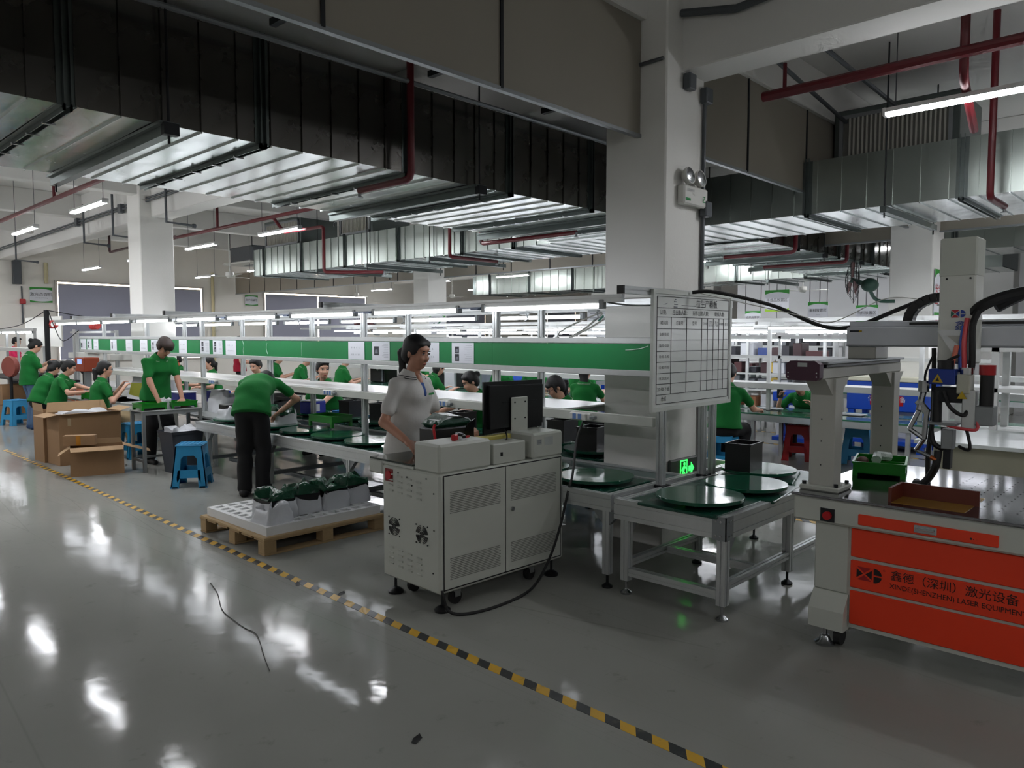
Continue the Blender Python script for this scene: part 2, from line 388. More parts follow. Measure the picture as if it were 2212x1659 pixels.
# ================================================================== ducts, curtains, pipes and lamps under the ceiling
def sheet(w, h, bow, m, name):
    """one duct sheet: local x = along duct (w), local y = across (h), normal -z, slightly cross-broken"""
    v = []; f = []; nx, ny = 2, 4
    for j in range(ny+1):
        for i in range(nx+1):
            bz = -bow*math.sin(PI*i/nx)*math.sin(PI*j/ny)
            v.append((w*i/nx, h*j/ny, bz))
    for j in range(ny):
        for i in range(nx):
            a = j*(nx+1)+i; f.append((a, a+nx+1, a+nx+2, a+1))
    mb = MB().poly(v, f)
    mb.box(-.004, 0, -.012, .004, h, .0)     # standing seam
    me = meshof(mb, name, m, True, 40); return me
CLIP = meshof(MB().cyl((-.03,0,-.034),(.03,0,-.034),.008,6).box(-.035,-.02,-.044,.035,0,-.034), 'flange_clip', steel)
def duct_x(name, label, xa, xb, ya, yb, za, zb, pw, flanges, hangers):
    d = thing(name, label, 'air duct', (xa, ya, za))
    L = xb-xa; Wd = yb-ya; Hh = zb-za
    MB().box(0, .01, .012, L, Wd-.01, Hh).build('duct_core', galv2, d)
    bots = [sheet(pw, Wd, b, galv, 'duct_sheet') for b in (.003, .008, -.005)]
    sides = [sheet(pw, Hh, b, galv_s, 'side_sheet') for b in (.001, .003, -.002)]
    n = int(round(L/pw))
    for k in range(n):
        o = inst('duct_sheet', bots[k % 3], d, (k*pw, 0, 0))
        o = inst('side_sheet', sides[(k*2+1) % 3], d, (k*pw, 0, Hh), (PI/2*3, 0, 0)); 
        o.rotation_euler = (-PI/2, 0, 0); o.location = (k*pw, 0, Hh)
    for fx in flanges:
        fx -= xa
        m = MB()
        for s in (-.018, .018):
            m.box(fx+s-.003, -.035, -.035, fx+s+.003, Wd+.03, .0).box(fx+s-.003, -.035, -.035, fx+s+.003, 0, Hh+.03)
        m.box(fx-.05, -.006, -.006, fx+.05, Wd, 0).box(fx-.05, -.006, 0, fx+.05, 0, Hh)
        fl = m.build('flange', galv2, d)
        for q in range(1, 6): inst('flange_clip', CLIP, fl, (fx, Wd*q/6, 0))
    for hx in hangers:
        hx -= xa
        h = MB().box(hx-.03, -.12, -.08, hx+.03, Wd+.12, -.02).box(hx-.06, -.10, -.022, hx+.06, Wd+.1, -.004).build('hanger_strut', galv2, d)
        for yy in (-.08, Wd+.08): MB().cyl((hx,yy,-.13),(hx,yy,ZC-za),.008,6).build('hanger_rod', dark, h)
        MB().box(hx-.045,-.125,-.085,hx+.045,-.075,-.015).build('strut_end', dark, h)
    return d
def duct_y(name, label, xa, xb, ya, yb, za, zb, pw, flanges, hangers, skip=None):
    d = thing(name, label, 'air duct', (xa, ya, za))
    L = yb-ya; Wd = xb-xa; Hh = zb-za
    MB().box(.01, 0, .012, Wd-.01, L, Hh).build('duct_core', galv2, d)
    bots = [sheet(pw, Wd, b, galv, 'duct_sheet') for b in (.003, .008, -.005)]
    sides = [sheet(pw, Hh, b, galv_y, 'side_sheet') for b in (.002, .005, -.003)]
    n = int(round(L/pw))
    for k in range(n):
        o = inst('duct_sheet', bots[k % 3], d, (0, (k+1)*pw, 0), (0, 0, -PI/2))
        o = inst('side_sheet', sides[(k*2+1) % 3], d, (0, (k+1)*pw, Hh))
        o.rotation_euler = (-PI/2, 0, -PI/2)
    for fy in flanges:
        fy -= ya; m = MB()
        for s in (-.018, .018):
            m.box(-.035, fy+s-.003, -.035, Wd+.03, fy+s+.003, 0).box(-.035, fy+s-.003, -.035, 0, fy+s+.003, Hh+.03)
        m.box(-.006, fy-.05, -.006, Wd, fy+.05, 0).box(-.006, fy-.05, 0, 0, fy+.05, Hh)
        m.build('flange', galv2, d)
    for hy in hangers:
        hy -= ya
        h = MB().box(-.12, hy-.03, -.08, Wd+.12, hy+.03, -.02).build('hanger_strut', galv2, d)
        for xx in (-.08, Wd+.08): MB().cyl((xx,hy,-.13),(xx,hy,ZC-za),.008,6).build('hanger_rod', dark, h)
    return d
duct_x('air_duct', 'huge galvanised air duct crossing overhead from the upper left to the white column', -3.53, 8.05, 4.70, 6.72, 2.92, 3.60, .236,
       [-2.16, -.98, .2, 1.38, 2.54, 3.76, 4.92, 6.10, 7.27], [-1.2, .7, 1.90, 4.47, 6.6])
duct_y('air_duct', 'galvanised air duct running along behind the column above the second line', 8.05, 9.60, -2.0, 15.33, 2.94, 3.49, .2476,
       [-.9, .52, 1.85, 3.3, 7.6, 8.7, 10.3, 11.9, 13.4, 14.9], [2.5, 9.4, 11.1, 12.7])
duct_y('air_duct', 'distant galvanised air duct beyond the beige curtain panels', 16.1, 17.5, 3.0, 16.95, 2.90, 3.47, .30,
       [5, 6.6, 8.2, 9.8, 11.4, 13.0, 14.6, 16.2], [7.4, 10.6, 12.2])
duct_y('air_duct', 'far galvanised duct high up behind the fan on the right', 13.6, 14.8, -4.0, 3.6, 3.0, 3.55, .40, [-3, -1.4, .2, 1.8, 3.2], [])
# long dark trunk duct and bare fittings behind the big duct (second cross duct)
duct_x('air_duct', 'galvanised cross duct farther back under the ceiling right of the column', 9.65, 16.1, 4.6, 6.4, 2.92, 3.50, .403, [10.9, 12.5, 14.1, 15.7], [11.7, 13.3])

# return-air boxes with vertical grilles standing on the duct
def grille_box(loc, w, label):
    g = thing('return_air_box', label, 'air vent', loc)
    MB().box(0,0,0,.9,w,.62,.01).build('casing', galv2, g)
    fr = MB().box(-.02,.06,.06,0,w-.06,.10).box(-.02,.06,.52,0,w-.06,.56).box(-.02,.06,.06,0,.10,.56).box(-.02,w-.10,.06,0,w-.06,.56).build('grille_frame', alu_d, g)
    me = meshof(MB().box(-.022,-.009,.10,-.004,.009,.52), 'slat', mat('slat_grey',(176,174,164),.5))
    n = int((w-.24)/.045)
    for k in range(n): inst('slat', me, fr, (0, .13+k*.045, 0))
    MB().box(-.003,.1,.1,.0,w-.1,.52).build('grille_back', mat('grille_interior',(96,96,90),.7), fr)  # plain grey interior sheet behind the slats
    return g
grille_box((8.45, 14.1, 3.53), 1.5, 'grey return air box with slatted grille above the duct on the left')
grille_box((8.75, 2.05, 3.53), 1.25, 'grey return air box with slatted grille above the duct on the right')
grille_box((8.45, 11.6, 3.53), 1.1, 'return air box with slats above the middle of the long duct')

# hanging curtain boards (smoke curtains) of beige panels
cur = mat('curtain_board', (136,130,119), .6, 0, .05, 1.5)
def curtain_x(label, xa, xb, y, za, zb, seams):
    c = thing('smoke_curtain', label, 'curtain board', (xa, y, za))
    xs = [xa]+[s for s in seams if xa < s < xb]+[xb]
    for a, b in zip(xs[:-1], xs[1:]): MB().box(a-xa+.006, -.012, 0, b-xa-.006, .012, zb-za, .003).build('panel', cur, c)
    for a in xs[1:-1]: MB().box(a-xa-.012, -.022, .0, a-xa+.012, -.012, zb-za).build('joint_strip', dark, c)
    MB().box(0,-.02,-.015,xb-xa,.02,.01).build('bottom_rail', alu_d, c)
    return c
def curtain_y(label, ya, yb, x, za, zb, pw):
    c = thing('smoke_curtain', label, 'curtain board', (x, ya, za))
    n = max(1, int(round((yb-ya)/pw))); w = (yb-ya)/n
    for k in range(n):
        MB().box(-.012, k*w+.006, 0, .012, (k+1)*w-.006, zb-za, .003).build('panel', cur, c)
        if k: MB().box(-.022, k*w-.012, 0, -.012, k*w+.012, zb-za).build('joint_strip', dark, c)
    MB().box(-.02,0,-.015,.02,yb-ya,.01).build('bottom_rail', alu_d, c)
    return c
curtain_x('broad brown curtain board hanging overhead left of the white column', -3.0, 4.97, 3.36, 3.19, 4.05, [-1.6, -.35, .95, 2.15, 3.43])
curtain_x('dark curtain board hanging just right of the white column', 5.55, 11.72, 3.36, 3.19, 4.05, [6.75, 8.1, 9.5])
curtain_y('long beige curtain board of many panels between the far columns', 14.3, 23.95, 11.9, 3.03, 3.68, .96)
curtain_y('beige curtain board hanging left of the far duct', 4.7, 13.5, 11.9, 3.03, 3.68, 1.1)
curtain_y('short beige curtain board beside the far right column', 3.62, 4.66, 11.9, 3.05, 3.68, 1.1)
curtain_y('beige curtain board at the right edge past the far column', -4.5, 3.0, 11.95, 3.12, 3.68, 1.2)
# cable tray behind the brown curtain board
tr = thing('cable_tray', 'galvanised cable tray tucked above the big duct behind the brown board', 'cable tray', (0,3.62,3.42))
MB().box(-3,0,0,5.0,.02,.07).box(-3,.26,0,5.0,.28,.07).box(-3,0,0,5.0,.28,.006).build('tray', galv2, tr)
for k in range(7): MB().box(-2.4+k*1.15,-.05,-.04,-2.36+k*1.15,.34,0).build('bracket', dark, tr)
tp = MB().tube([(-3,4.55,3.56),(8,4.55,3.56)], .018, 8).build('steel_pipe', alu_d, smooth=True); tag(tp, 'thin steel pipe along the top front edge of the big duct', 'pipe')

# red sprinkler pipes
def pipe(name, label, paths, r, m=red_p, heads=()):
    p = thing(name, label, 'pipe', paths[0][0])
    O = Vector(paths[0][0])
    for k, pts in enumerate(paths):
        q = [Vector(a)-O for a in pts]
        rr = r[k] if isinstance(r, (list, tuple)) else r
        # round the corners a little
        out = [q[0]]
        for i in range(1, len(q)-1):
            d0 = (q[i-1]-q[i]).normalized(); d1 = (q[i+1]-q[i]).normalized(); e = rr*1.6
            out += [q[i]+d0*e, q[i]+(d0+d1)*e*.35, q[i]+d1*e]
        out.append(q[-1])
        MB().tube(out, rr, 10).build('pipe_run' if k == 0 else 'branch', m, p, True)
    for h in heads:
        h = Vector(h)-O
        MB().cyl(h, h-Vector((0,0,.05)), .014, 8).cyl(h-Vector((0,0,.05)), h-Vector((0,0,.056)), .03, 10).build('sprinkler_head', alu_d, p, True)
    return p
pipe('sprinkler_pipe', 'dark red pipe bending under the front of the big duct', [[(3.68,4.55,4.49),(3.68,4.55,2.84),(3.68,5.22,2.84)]], .028, heads=[(3.68,5.22,2.84)])
pipe('sprinkler_pipe', 'thick red pipe hung below the ceiling on the right', [[(5.86,2.78,3.56),(5.9,-3.5,3.56)], [(5.9,1.37,4.46),(5.9,1.37,3.40),(6.6,1.45,3.2)], [(5.85,2.6,3.78),(5.85,2.6,3.58)]], [.04,.03,.015])
pipe('sprinkler_pipe', 'red drop pipe with elbow in front of the right hand duct', [[(7.75,1.56,4.46),(7.75,1.56,2.86),(8.35,1.56,2.86)]], .03, heads=[(8.35,1.56,2.86)])
pipe('sprinkler_pipe', 'long red pipe crossing the ceiling at the upper left', [[(3.2,7.3,3.5),(3.25,23.9,3.5)], [(3.24,11.7,4.4),(3.24,11.7,3.5)]], [.03,.02])
pipe('sprinkler_pipe', 'red pipe behind the left column with a drop beside the duct end', [[(6.1,7.0,3.52),(6.1,17,3.52)], [(6.1,11.0,3.52),(6.3,11.0,3.30),(6.3,9.87,3.28),(6.3,9.87,2.60),(6.9,9.2,2.60)], [(6.1,12.9,4.0),(6.1,12.9,3.52)]], [.03,.026,.022], heads=[(6.9,9.2,2.60)])
pipe('sprinkler_pipe', 'red pipe looping below the long galvanised duct', [[(7.86,8.79,4.46),(7.86,8.79,2.87),(8.9,8.79,2.87)]], .028, heads=[(8.9,8.79,2.87)])
pipe('sprinkler_pipe', 'short red pipe under the duct just left of the column', [[(6.75,6.95,4.46),(6.75,6.95,2.82),(6.75,5.4,2.82)]], .028, heads=[(6.75,5.4,2.82)])
pipe('sprinkler_pipe', 'red pipe below the cross duct right of the column', [[(10.6,4.5,4.46),(10.6,4.5,2.84),(10.6,5.6,2.84)]], .03, heads=[(10.6,5.6,2.84)])
pipe('sprinkler_pipe', 'red pipe with elbow left of the far white column', [[(12.6,4.5,4.46),(12.6,4.5,2.84),(12.6,5.9,2.84)]], .03, heads=[(12.6,5.9,2.84)])
pipe('sprinkler_pipe', 'thin dark pipe bracket near the ceiling at the far left', [[(5.9,17.6,4.46),(5.9,17.6,3.45),(5.9,14.2,3.48)]], .025, m=mat('dark_red_pipe', (52,22,24), .5))
pipe('sprinkler_pipe', 'red drop pipe in front of the distant duct', [[(15.9,11.2,4.46),(15.9,11.2,2.85),(16.6,11.2,2.85)]], .035)

# grey conduits and bracket arms
cg = mat('conduit_grey', (84,88,92), .5, .3, .05)
def conduit(label, pts, r=.018, m=cg, cat='conduit'):
    o = MB().tube(pts, r, 8).build('conduit', m, smooth=True); return tag(o, label, cat)
c = thing('conduit', 'bundle of grey conduits along the side of the left ceiling beam', 'conduit', (5.12,0,0))
for dz in (0, .05): MB().tube([(0,7.2,3.98+dz),(0,23.9,3.86+dz)], .018, 8).build('conduit_run', cg, c, True)
for yy in (11.2,14.6,17.0): MB().box(-.05,yy-.07,3.86,.03,yy+.07,4.02,.006).build('junction_box', cg, c)
for k, yy in enumerate((12.6, 15.0, 16.6, 21.6)):
    b = thing('bracket_arm', 'grey bracket arm hanging from the left beam, %s from the camera' % ('nearest','second','third','farthest')[k], 'bracket', (5.1,yy,3.5))
    MB().tube([(0,0,.75),(0,0,0),(.45,0,-.02)], .022, 8).build('arm', cg, b, True); MB().cyl((.43,0,-.02),(.48,0,-.02),.035,8).build('arm_end', cg, b, True)
conduit('thick grey conduit bending across the beam top at the white column', [(5.14,3.10,4.09),(5.15,2.66,4.0),(5.15,2.4,4.02),(5.15,-3,4.02)], .03)
conduit('grey conduit on the upper face of the white column above the lamp', [(4.95,3.52,3.72),(4.95,3.14,3.72)], .014)
conduit('first grey conduit on the ceiling at the right', [(6.2,2.9,4.02),(9.0,3.2,4.02)], .02)
conduit('second grey conduit on the ceiling at the right', [(6.2,2.5,4.02),(9.0,2.6,4.02)], .02)
conduit('conduit on the left wall above the red alarm box', [(5.76,23.97,3.0),(5.76,23.97,2.0)], .02)
tag(MB().box(5.70,23.88,2.52,5.83,23.99,2.65,.01).build('alarm_box', redpl), 'small red alarm box on the cream wall at the far left', 'alarm box')
tag(MB().box(5.55,23.85,3.05,5.75,23.99,3.7,.01).build('wall_cabinet', cg), 'grey wall box under the beam at the far left', 'box')
for xx, lab in ((11.1,'cream downpipe on the left wall beside the second window'),(6.35,'cream pipe sleeve on the wall above the green sign')):
    tag(MB().cyl((xx,23.93,.0 if xx > 7 else 3.1),(xx,23.93,3.68),.05,10).build('downpipe', mat('cream_pipe',(196,188,150),.5), smooth=True), lab, 'pipe')

# ceiling cassette unit and ceiling fans
ac = thing('ceiling_cassette', 'grey ceiling air unit with white grille left of the ducts', 'air conditioner', (10.0,18.6,3.5))
MB().box(-.6,-.6,.05,.6,.6,.45,.02).build('casing', cg, ac); MB().box(-.75,-.75,0,.75,.75,.05,.02).build('grille_panel', wht, ac); MB().box(-.35,-.35,-.012,.35,.35,0,.004).build('intake', alu_d, ac)
for q, (a,b) in enumerate(((-.6,-.6),(.6,-.6),(.6,.6),(-.6,.6))): MB().cyl((a,b,.4),(a,b,1.0),.01,6).build('hanger_rod', dark, ac)
def cfan(loc, label):
    f = thing('ceiling_fan', label, 'ceiling fan', loc)
    MB().cyl((0,0,0),(0,0,ZC-loc[2]),.015,8).build('rod', wht, f, True); MB().lathe([(.02,.12),(.09,.1),(.1,.02),(.06,-.03),(.01,-.04)]).build('motor', wht, f, True)
    for k in range(3):
        b = MB().prism([(.1,-.05),(.62,-.07),(.66,0),(.62,.07),(.1,.04)], 'z', .0, .008).build('blade', wht, f); b.rotation_euler = (.12,0,k*2*PI/3+.4)
cfan((8.4,17.2,3.05), 'white ceiling fan between the lamps left of the duct end')
cfan((15.6,22.4,3.05), 'white ceiling fan in front of the second window')
cfan((17.8,19.8,3.0), 'small white ceiling fan farther right by the far lamp')
cfan((18.4,7.6,2.75), 'white ceiling fan in front of the partition on the right')

# pendant lamps
pw_ = mat('lamp_white', (222,222,220), .4)
def pendant(label, loc, L=1.25):
    p = thing('pendant_lamp', label, 'lamp', loc, 0, 'long pendant lamps')
    MB().prism([(-.040,.0),(.040,.0),(.028,.035),(-.028,.035)], 'y', -L/2, L/2).build('housing', pw_, p)
    MB().prism([(-.038,-.001),(-.030,-.022),(.030,-.022),(.038,-.001)], 'y', -L/2+.015, L/2-.015).build('diffuser', lamp_pend, p)
    for s in (-1, 1): MB().cyl((0,s*(L/2-.08),.04),(0,s*(L/2-.08),ZC-loc[2]),.004,5).build('wire', cg, p)
    for s in (-1, 1): MB().box(-.041,s*(L/2-.012)-.012,-.024,.041,s*(L/2-.012)+.012,.036,.004).build('end_cap', pw_, p)
    return p
pend = [
 (.4,-2.9,'added pendant lamp behind the camera'), (-2.9,1.4,'added pendant lamp well behind the camera'), (-2.9,-2.9,'added pendant lamp in the corner behind the camera'), (3.34,-2.9,'added pendant lamp to the right of the camera'), (.4,8.05,'added pendant lamp left of the picture, nearest'), (.4,11.1,'added pendant lamp left of the picture, second'), (.4,14.2,'added pendant lamp left of the picture, third'), (.4,17.3,'added pendant lamp left of the picture, farthest'),  # unseen lamps added around the camera to lift front faces and general light
 (6.06,-1.9,'added pendant lamp right of the picture above the laser machine'), (-2.9,8.0,'added pendant lamp far left of the camera'), (-2.9,11.1,'added pendant lamp far left, second'), (-2.9,14.2,'added pendant lamp far left, third'), (-2.9,17.3,'added pendant lamp far left, fourth'), (.4,20.5,'added pendant lamp left of the picture near the wall'), (-2.9,20.5,'added pendant lamp far left near the wall'), (3.4,22.6,'added pendant lamp over the far left corner'), (12.9,14.4,'added pendant lamp behind the middle far column'), (12.9,17.6,'added pendant lamp beyond the ceiling air unit'), (12.9,20.8,'added pendant lamp before the second window'),  # further lamps added to brighten the left floor, walls and far bays
 (3.34,8.05,'pendant lamp hidden behind the front of the big duct'), (3.34,10.67,'lit pendant lamp nearest the camera at upper left'), (3.38,13.75,'second lit pendant lamp at upper left'), (3.38,16.9,'lit pendant lamp high at the far left edge'), (3.4,20.0,'farthest lit pendant lamp of the left row'),
 (6.06,1.30,'large lit pendant lamp at the upper right edge'), (6.1,7.9,'lit pendant lamp above the assembly line behind the big duct'), (6.2,10.98,'lit pendant lamp left of the galvanised duct'), (6.22,13.84,'lit pendant lamp just right of the left column'), (6.3,17.0,'lit pendant lamp behind the left column'), (6.38,20.3,'lit pendant lamp left of the left column near the wall'),
 (9.95,8.0,'lit pendant lamp hidden above the second line'), (9.4,17.6,'lit pendant lamp beside the white ceiling fan'), (9.42,20.7,'small lit pendant lamp by the window column'),
 (10.4,1.0,'lit pendant lamp behind the right hand duct'), (10.4,11.2,'lit pendant lamp above the second line past the duct'),
 (12.9,8.0,'lit pendant lamp behind the beige curtain'), (12.9,11.2,'lit pendant lamp behind the curtain farther left'), (12.9,1.0,'lit pendant lamp beyond the far right column'),
 (15.2,14.4,'lit pendant lamp left of the distant duct'), (15.2,17.6,'lit pendant lamp before the far windows'), (16.5,22.1,'lit pendant lamp above the second blind'), (15.2,5.0,'lit pendant lamp over the right hand racks'), (15.2,8.4,'lit pendant lamp over the racks farther left'),
 (18.2,6.4,'lit pendant lamp by the hanging signs'), (18.2,9.6,'lit pendant lamp left of the hanging signs'), (18.6,16.4,'lit pendant lamp right of the far column'), (18.8,19.4,'lit pendant lamp deep at the far wall'), (22.0,16.0,'lit pendant lamp at the far end of the hall'), (22.0,12.6,'lit pendant lamp at the far end right of the last one'), (18.2,12.4,'lit pendant lamp above the third line'),
]
pmaster = None
for (px_, py_, lab) in pend:
    if pmaster is None: pmaster = pendant(lab, (px_, py_, 3.3))
    else: dup(pmaster, (px_, py_, 3.3), 0, lab)
# ================================================================== assembly line nearest the camera
def slotpoly(cu, cv, su, sv, d=.006, w=.008):
    """T-slot aluminium section: a rectangle with a groove in each face (two grooves on long faces)"""
    u0, u1, v0, v1 = cu-su/2, cu+su/2, cv-sv/2, cv+sv/2
    def pos(a, b):
        L = b-a; return [(a+b)/2] if L < .065 else [a+L*.25, a+L*.75]
    p = [(u0, v0)]
    for u in pos(u0, u1): p += [(u-w/2, v0), (u-w/2, v0+d), (u+w/2, v0+d), (u+w/2, v0)]
    p.append((u1, v0))
    for v in pos(v0, v1): p += [(u1, v-w/2), (u1-d, v-w/2), (u1-d, v+w/2), (u1, v+w/2)]
    p.append((u1, v1))
    for u in pos(u0, u1)[::-1]: p += [(u+w/2, v1), (u+w/2, v1-d), (u-w/2, v1-d), (u-w/2, v1)]
    p.append((u0, v1))
    for v in pos(v0, v1)[::-1]: p += [(u0, v+w/2), (u0+d, v+w/2), (u0+d, v-w/2), (u0, v-w/2)]
    return p
def prof(mb, axis, a, b, cu, cv, su, sv=None):
    return mb.prism(slotpoly(cu, cv, su, sv or su), axis, a, b)
def foot(mb, x, y, h=.07):
    mb.cyl((x,y,.02),(x,y,h+.02),.009,8).lathe([(.036,0),(.036,.012),(.02,.024),(.012,.03)], (x,y,0), 12); return mb

LN = thing('assembly_line', 'long aluminium assembly line table with green conveyor lanes', 'assembly line', (0,0,0))
XA, XB, YA, YB = 3.92, 5.70, 2.84, 9.0
for (x, nm) in ((XA, 'side_rail'), (XB-.05, 'side_rail')):
    prof(MB(), 'y', YA, YB, x+.025, .565, .05, .11).build(nm, alu, LN)
prof(MB(), 'x', XA+.05, XB-.05, YB-.025, .585, .05, .07).build('end_rail', alu, LN)
prof(MB(), 'x', XA+.05, XB-.05, YA+.025, .585, .05, .07).build('end_rail', alu, LN)
for x in (4.60, 4.90): prof(MB(), 'y', YA+.05, YB-.05, x, .60, .035, .035).build('guide_rail', alu, LN)
MB().box(XA+.05, YA+.05, .575, 4.58, YB-.05, .598).build('front_lane', gbelt, LN)
MB().box(4.62, YA+.05, .585, 4.88, YB-.05, .602).build('centre_strip', mat('centre_grey_green', (58,84,80), .3, 0, .08), LN)
MB().box(4.92, 3.70, .575, XB-.05, YB-.05, .598).build('rear_lane', gbelt, LN)
for yy in (2.88, 4.34, 5.80, 7.26, 8.70):
    for x in (XA+.025, XB-.025):
        if x > 5 and yy < 3.7: continue
        l = prof(MB(), 'z', .09, .51, x, yy, .05).build('leg', alu, LN)
        foot(MB(), x, yy).build('levelling_foot', dark, l, True)
        MB().prism([(yy+.025,.51),(yy+.11,.51),(yy+.025,.42)], 'x', x-.02, x+.02).prism([(yy-.025,.51),(yy-.11,.51),(yy-.025,.42)], 'x', x-.02, x+.02).build('gusset', alu_d, l)
    if yy > 3.7: prof(MB(), 'x', XA+.05, XB-.05, yy, .20, .04).build('cross_brace', alu_d, LN)
for x in (XA+.025, XB-.025): prof(MB(), 'y', 2.9, 8.68, x, .20, .04).build('stretcher', alu_d, LN) if x > 5 else prof(MB(), 'y', 4.4, 8.68, x+.25, .16, .04).build('stretcher', alu_d, LN)

# conveyor pallets: square carrier plate plus round turntable disc, each a thing of its own
def turntable(loc, label, r=.27, plate=True, group='round green turntables on the line'):
    t = thing('turntable', label, 'turntable', loc, 0, group)
    if plate: MB().box(-.29,-.27,0,.29,.27,.018,.004).build('carrier_plate', gbelt, t)
    MB().cyl((0,0,.018),(0,0,.040),.09,16).build('bearing', dark, t, True)
    MB().lathe([(r-.010,.040),(r,.044),(r,.062),(r-.002,.064)], n=64).build('disc', disc_m, t, True, 22)
    return t
ZL = .598
T0 = turntable((4.25, 3.21, ZL), 'round green turntable on the line just right of the grey cabinet')
for y, lab in ((3.80,'turntable on the line hidden behind the grey cabinet'), (4.38,'turntable on the line behind the monitor'), (5.28,'turntable on the line behind the woman in white'),
               (5.87,'round turntable left of the woman in white, nearest her'), (6.45,'second round turntable left of the woman in white'), (7.06,'third round turntable under the green tray'),
               (7.68,'turntable under the white bag right of the bending worker'), (8.05,'round turntable hidden by the bending worker'), (8.62,'turntable under the white bag left of the bending worker')):
    dup(T0, (4.25, y, ZL), 0, lab)
rear = [(5.28,4.02,'rear turntable beside the white column'), (5.30,4.62,'rear turntable under a black case before the woman with glasses'), (5.30,5.75,'rear turntable behind the monitor'),
        (5.28,7.12,'rear turntable under the black case right of the seated man'), (5.28,7.72,'rear turntable under the black case beside the pole'), (5.25,8.62,'rear turntable under the dark case behind the bending worker')]
for x, y, lab in rear: dup(T0, (x, y, ZL), 0, lab)
ZD = ZL+.064
def case(loc, label, rz=0, w=.24, d=.19, h=.20, m=blk):
    c = thing('battery_case', label, 'case', loc, rz, 'open black battery cases')
    t = .008; b = MB()
    b.box(-w/2,-d/2,0,w/2,d/2,t).box(-w/2,-d/2,t,-w/2+t,d/2,h).box(w/2-t,-d/2,t,w/2,d/2,h).box(-w/2+t,-d/2,t,w/2-t,-d/2+t,h).box(-w/2+t,d/2-t,t,w/2-t,d/2,h)
    b.build('case_body', m, c)
    MB().box(-w/2-.006,-d/2-.006,h-.014,w/2+.006,-d/2,h).box(-w/2-.006,d/2,h-.014,w/2+.006,d/2+.006,h).box(-w/2-.006,-d/2,h-.014,-w/2,d/2,h).box(w/2,-d/2,h-.014,w/2+.006,d/2,h).build('rim', m, c)
    return c
c0 = case((5.46,4.52,ZD), 'black open case in front of the seated woman with glasses', .1)
for x, y, rz, lab in ((5.22,3.98,.2,'black open case half hidden by the white column'), (5.30,5.75,0,'black open case left of the monitor'), (5.33,7.16,.15,'black open case right of the seated man, nearest the woman in white'),
                      (5.30,7.74,.1,'black open case just right of the seated man'), (5.05,8.80,.1,'tall dark case behind the bending worker'), (4.62,8.25,.3,'dark case in the bending worker\'s hands'),
                      (5.25,9.35,.0,'dark case on the rear lane left of the bending worker')):
    dup(c0, (x, y, ZD), rz, lab)
# blue battery and small things on the rear lane
bb = thing('battery_box', 'blue battery box with white top left of the seated man', 'battery', (5.18,8.42,ZD), .2)
MB().box(-.13,-.10,0,.13,.10,.15,.01).build('body', mat('battery_blue',(18,42,150),.4), bb); MB().box(-.125,-.095,.15,.125,.095,.17,.006).build('top', mat('crumpled_film',(190,196,204),.4,0,.2,30,bump=.6,bscale=40), bb); MB().box(-.10,-.101,.03,.02,-.1,.12).build('sticker', paper, bb)
bb = thing('battery_box', 'blue box on the line behind the woman seen in profile', 'battery', (5.15,11.0,.66), 0)
MB().box(-.15,-.1,0,.15,.1,.16,.01).build('body', mat('battery_blue',(18,42,150),.4), bb); MB().box(-.14,-.09,.16,.14,.09,.175,.004).build('top', paper, bb)
bb = thing('battery_box', 'navy blue box beside the standing man', 'battery', (4.35,10.35,.62), 0)
MB().box(-.12,-.14,0,.12,.14,.26,.01).build('body', mat('navy',(24,34,110),.5), bb); MB().box(-.125,-.145,.25,.125,.145,.27,.004).build('top', paper, bb)

# green divided tray with legs
def tray(loc, label, rz=0, w=.40, d=.27, h=.075, legs=.05, m=green_t):
    t = thing('parts_tray', label, 'tray', loc, rz)
    e = .006; z = legs; b = MB()
    b.box(-w/2,-d/2,z,w/2,d/2,z+e).box(-w/2,-d/2,z,w/2,-d/2+e,z+h).box(-w/2,d/2-e,z,w/2,d/2,z+h).box(-w/2,-d/2+e,z,-w/2+e,d/2-e,z+h).box(w/2-e,-d/2+e,z,w/2,d/2-e,z+h)
    b.box(-w/2-.006,-d/2-.006,z+h-.012,w/2+.006,-d/2,z+h).box(-w/2-.006,d/2,z+h-.012,w/2+.006,d/2+.006,z+h).box(-w/2-.006,-d/2,z+h-.012,-w/2,d/2,z+h).box(w/2,-d/2,z+h-.012,w/2+.006,d/2,z+h)
    b.build('tray_shell', m, t)
    MB().box(-e/2,-d/2+e,z+e,e/2,d/2-e,z+h*.8).build('divider', m, t)
    for a in (-1, 1):
        for c in (-1, 1): MB().box(a*(w/2-.012)-.014,c*(d/2-.012)-.014,0,a*(w/2-.012)+.014,c*(d/2-.012)+.014,z+.02).build('leg', m, t)
    return t
tray((4.53,7.02,.672), 'empty green tray on the line in front of the seated man', PI/2+.08)
# the overhead frame: posts, arms, rails, board, shelf
FR = thing('overhead_frame', 'aluminium overhead frame of the assembly line with cross arms', 'frame', (0,0,0))
PY = (2.82, 4.43, 6.31, 8.20, 10.0, 11.9, 13.75)
for y in PY:
    for x in (4.48, 5.05):
        p = prof(MB(), 'z', .60, 1.92, x, y, .05).build('post', alu, FR)
        MB().box(x-.05,y-.05,.598,x+.05,y+.05,.612).build('post_base', dark, p)
for y in (2.82, 6.31, 10.0, 11.9, 13.75):
    a = prof(MB(), 'x', 3.99, 5.62, y, 1.945, .05).build('cross_arm', alu, FR); MB().box(3.975,y-.026,1.918,3.99,y+.026,1.972).build('end_cap', blk, a)
for x in (4.06, 5.55): prof(MB(), 'y', 2.86, 14.9, x, 1.895, .045, .05).build('lamp_rail', alu, FR)
prof(MB(), 'y', 2.86, 14.9, 4.77, 1.90, .05).build('centre_rail', alu, FR)
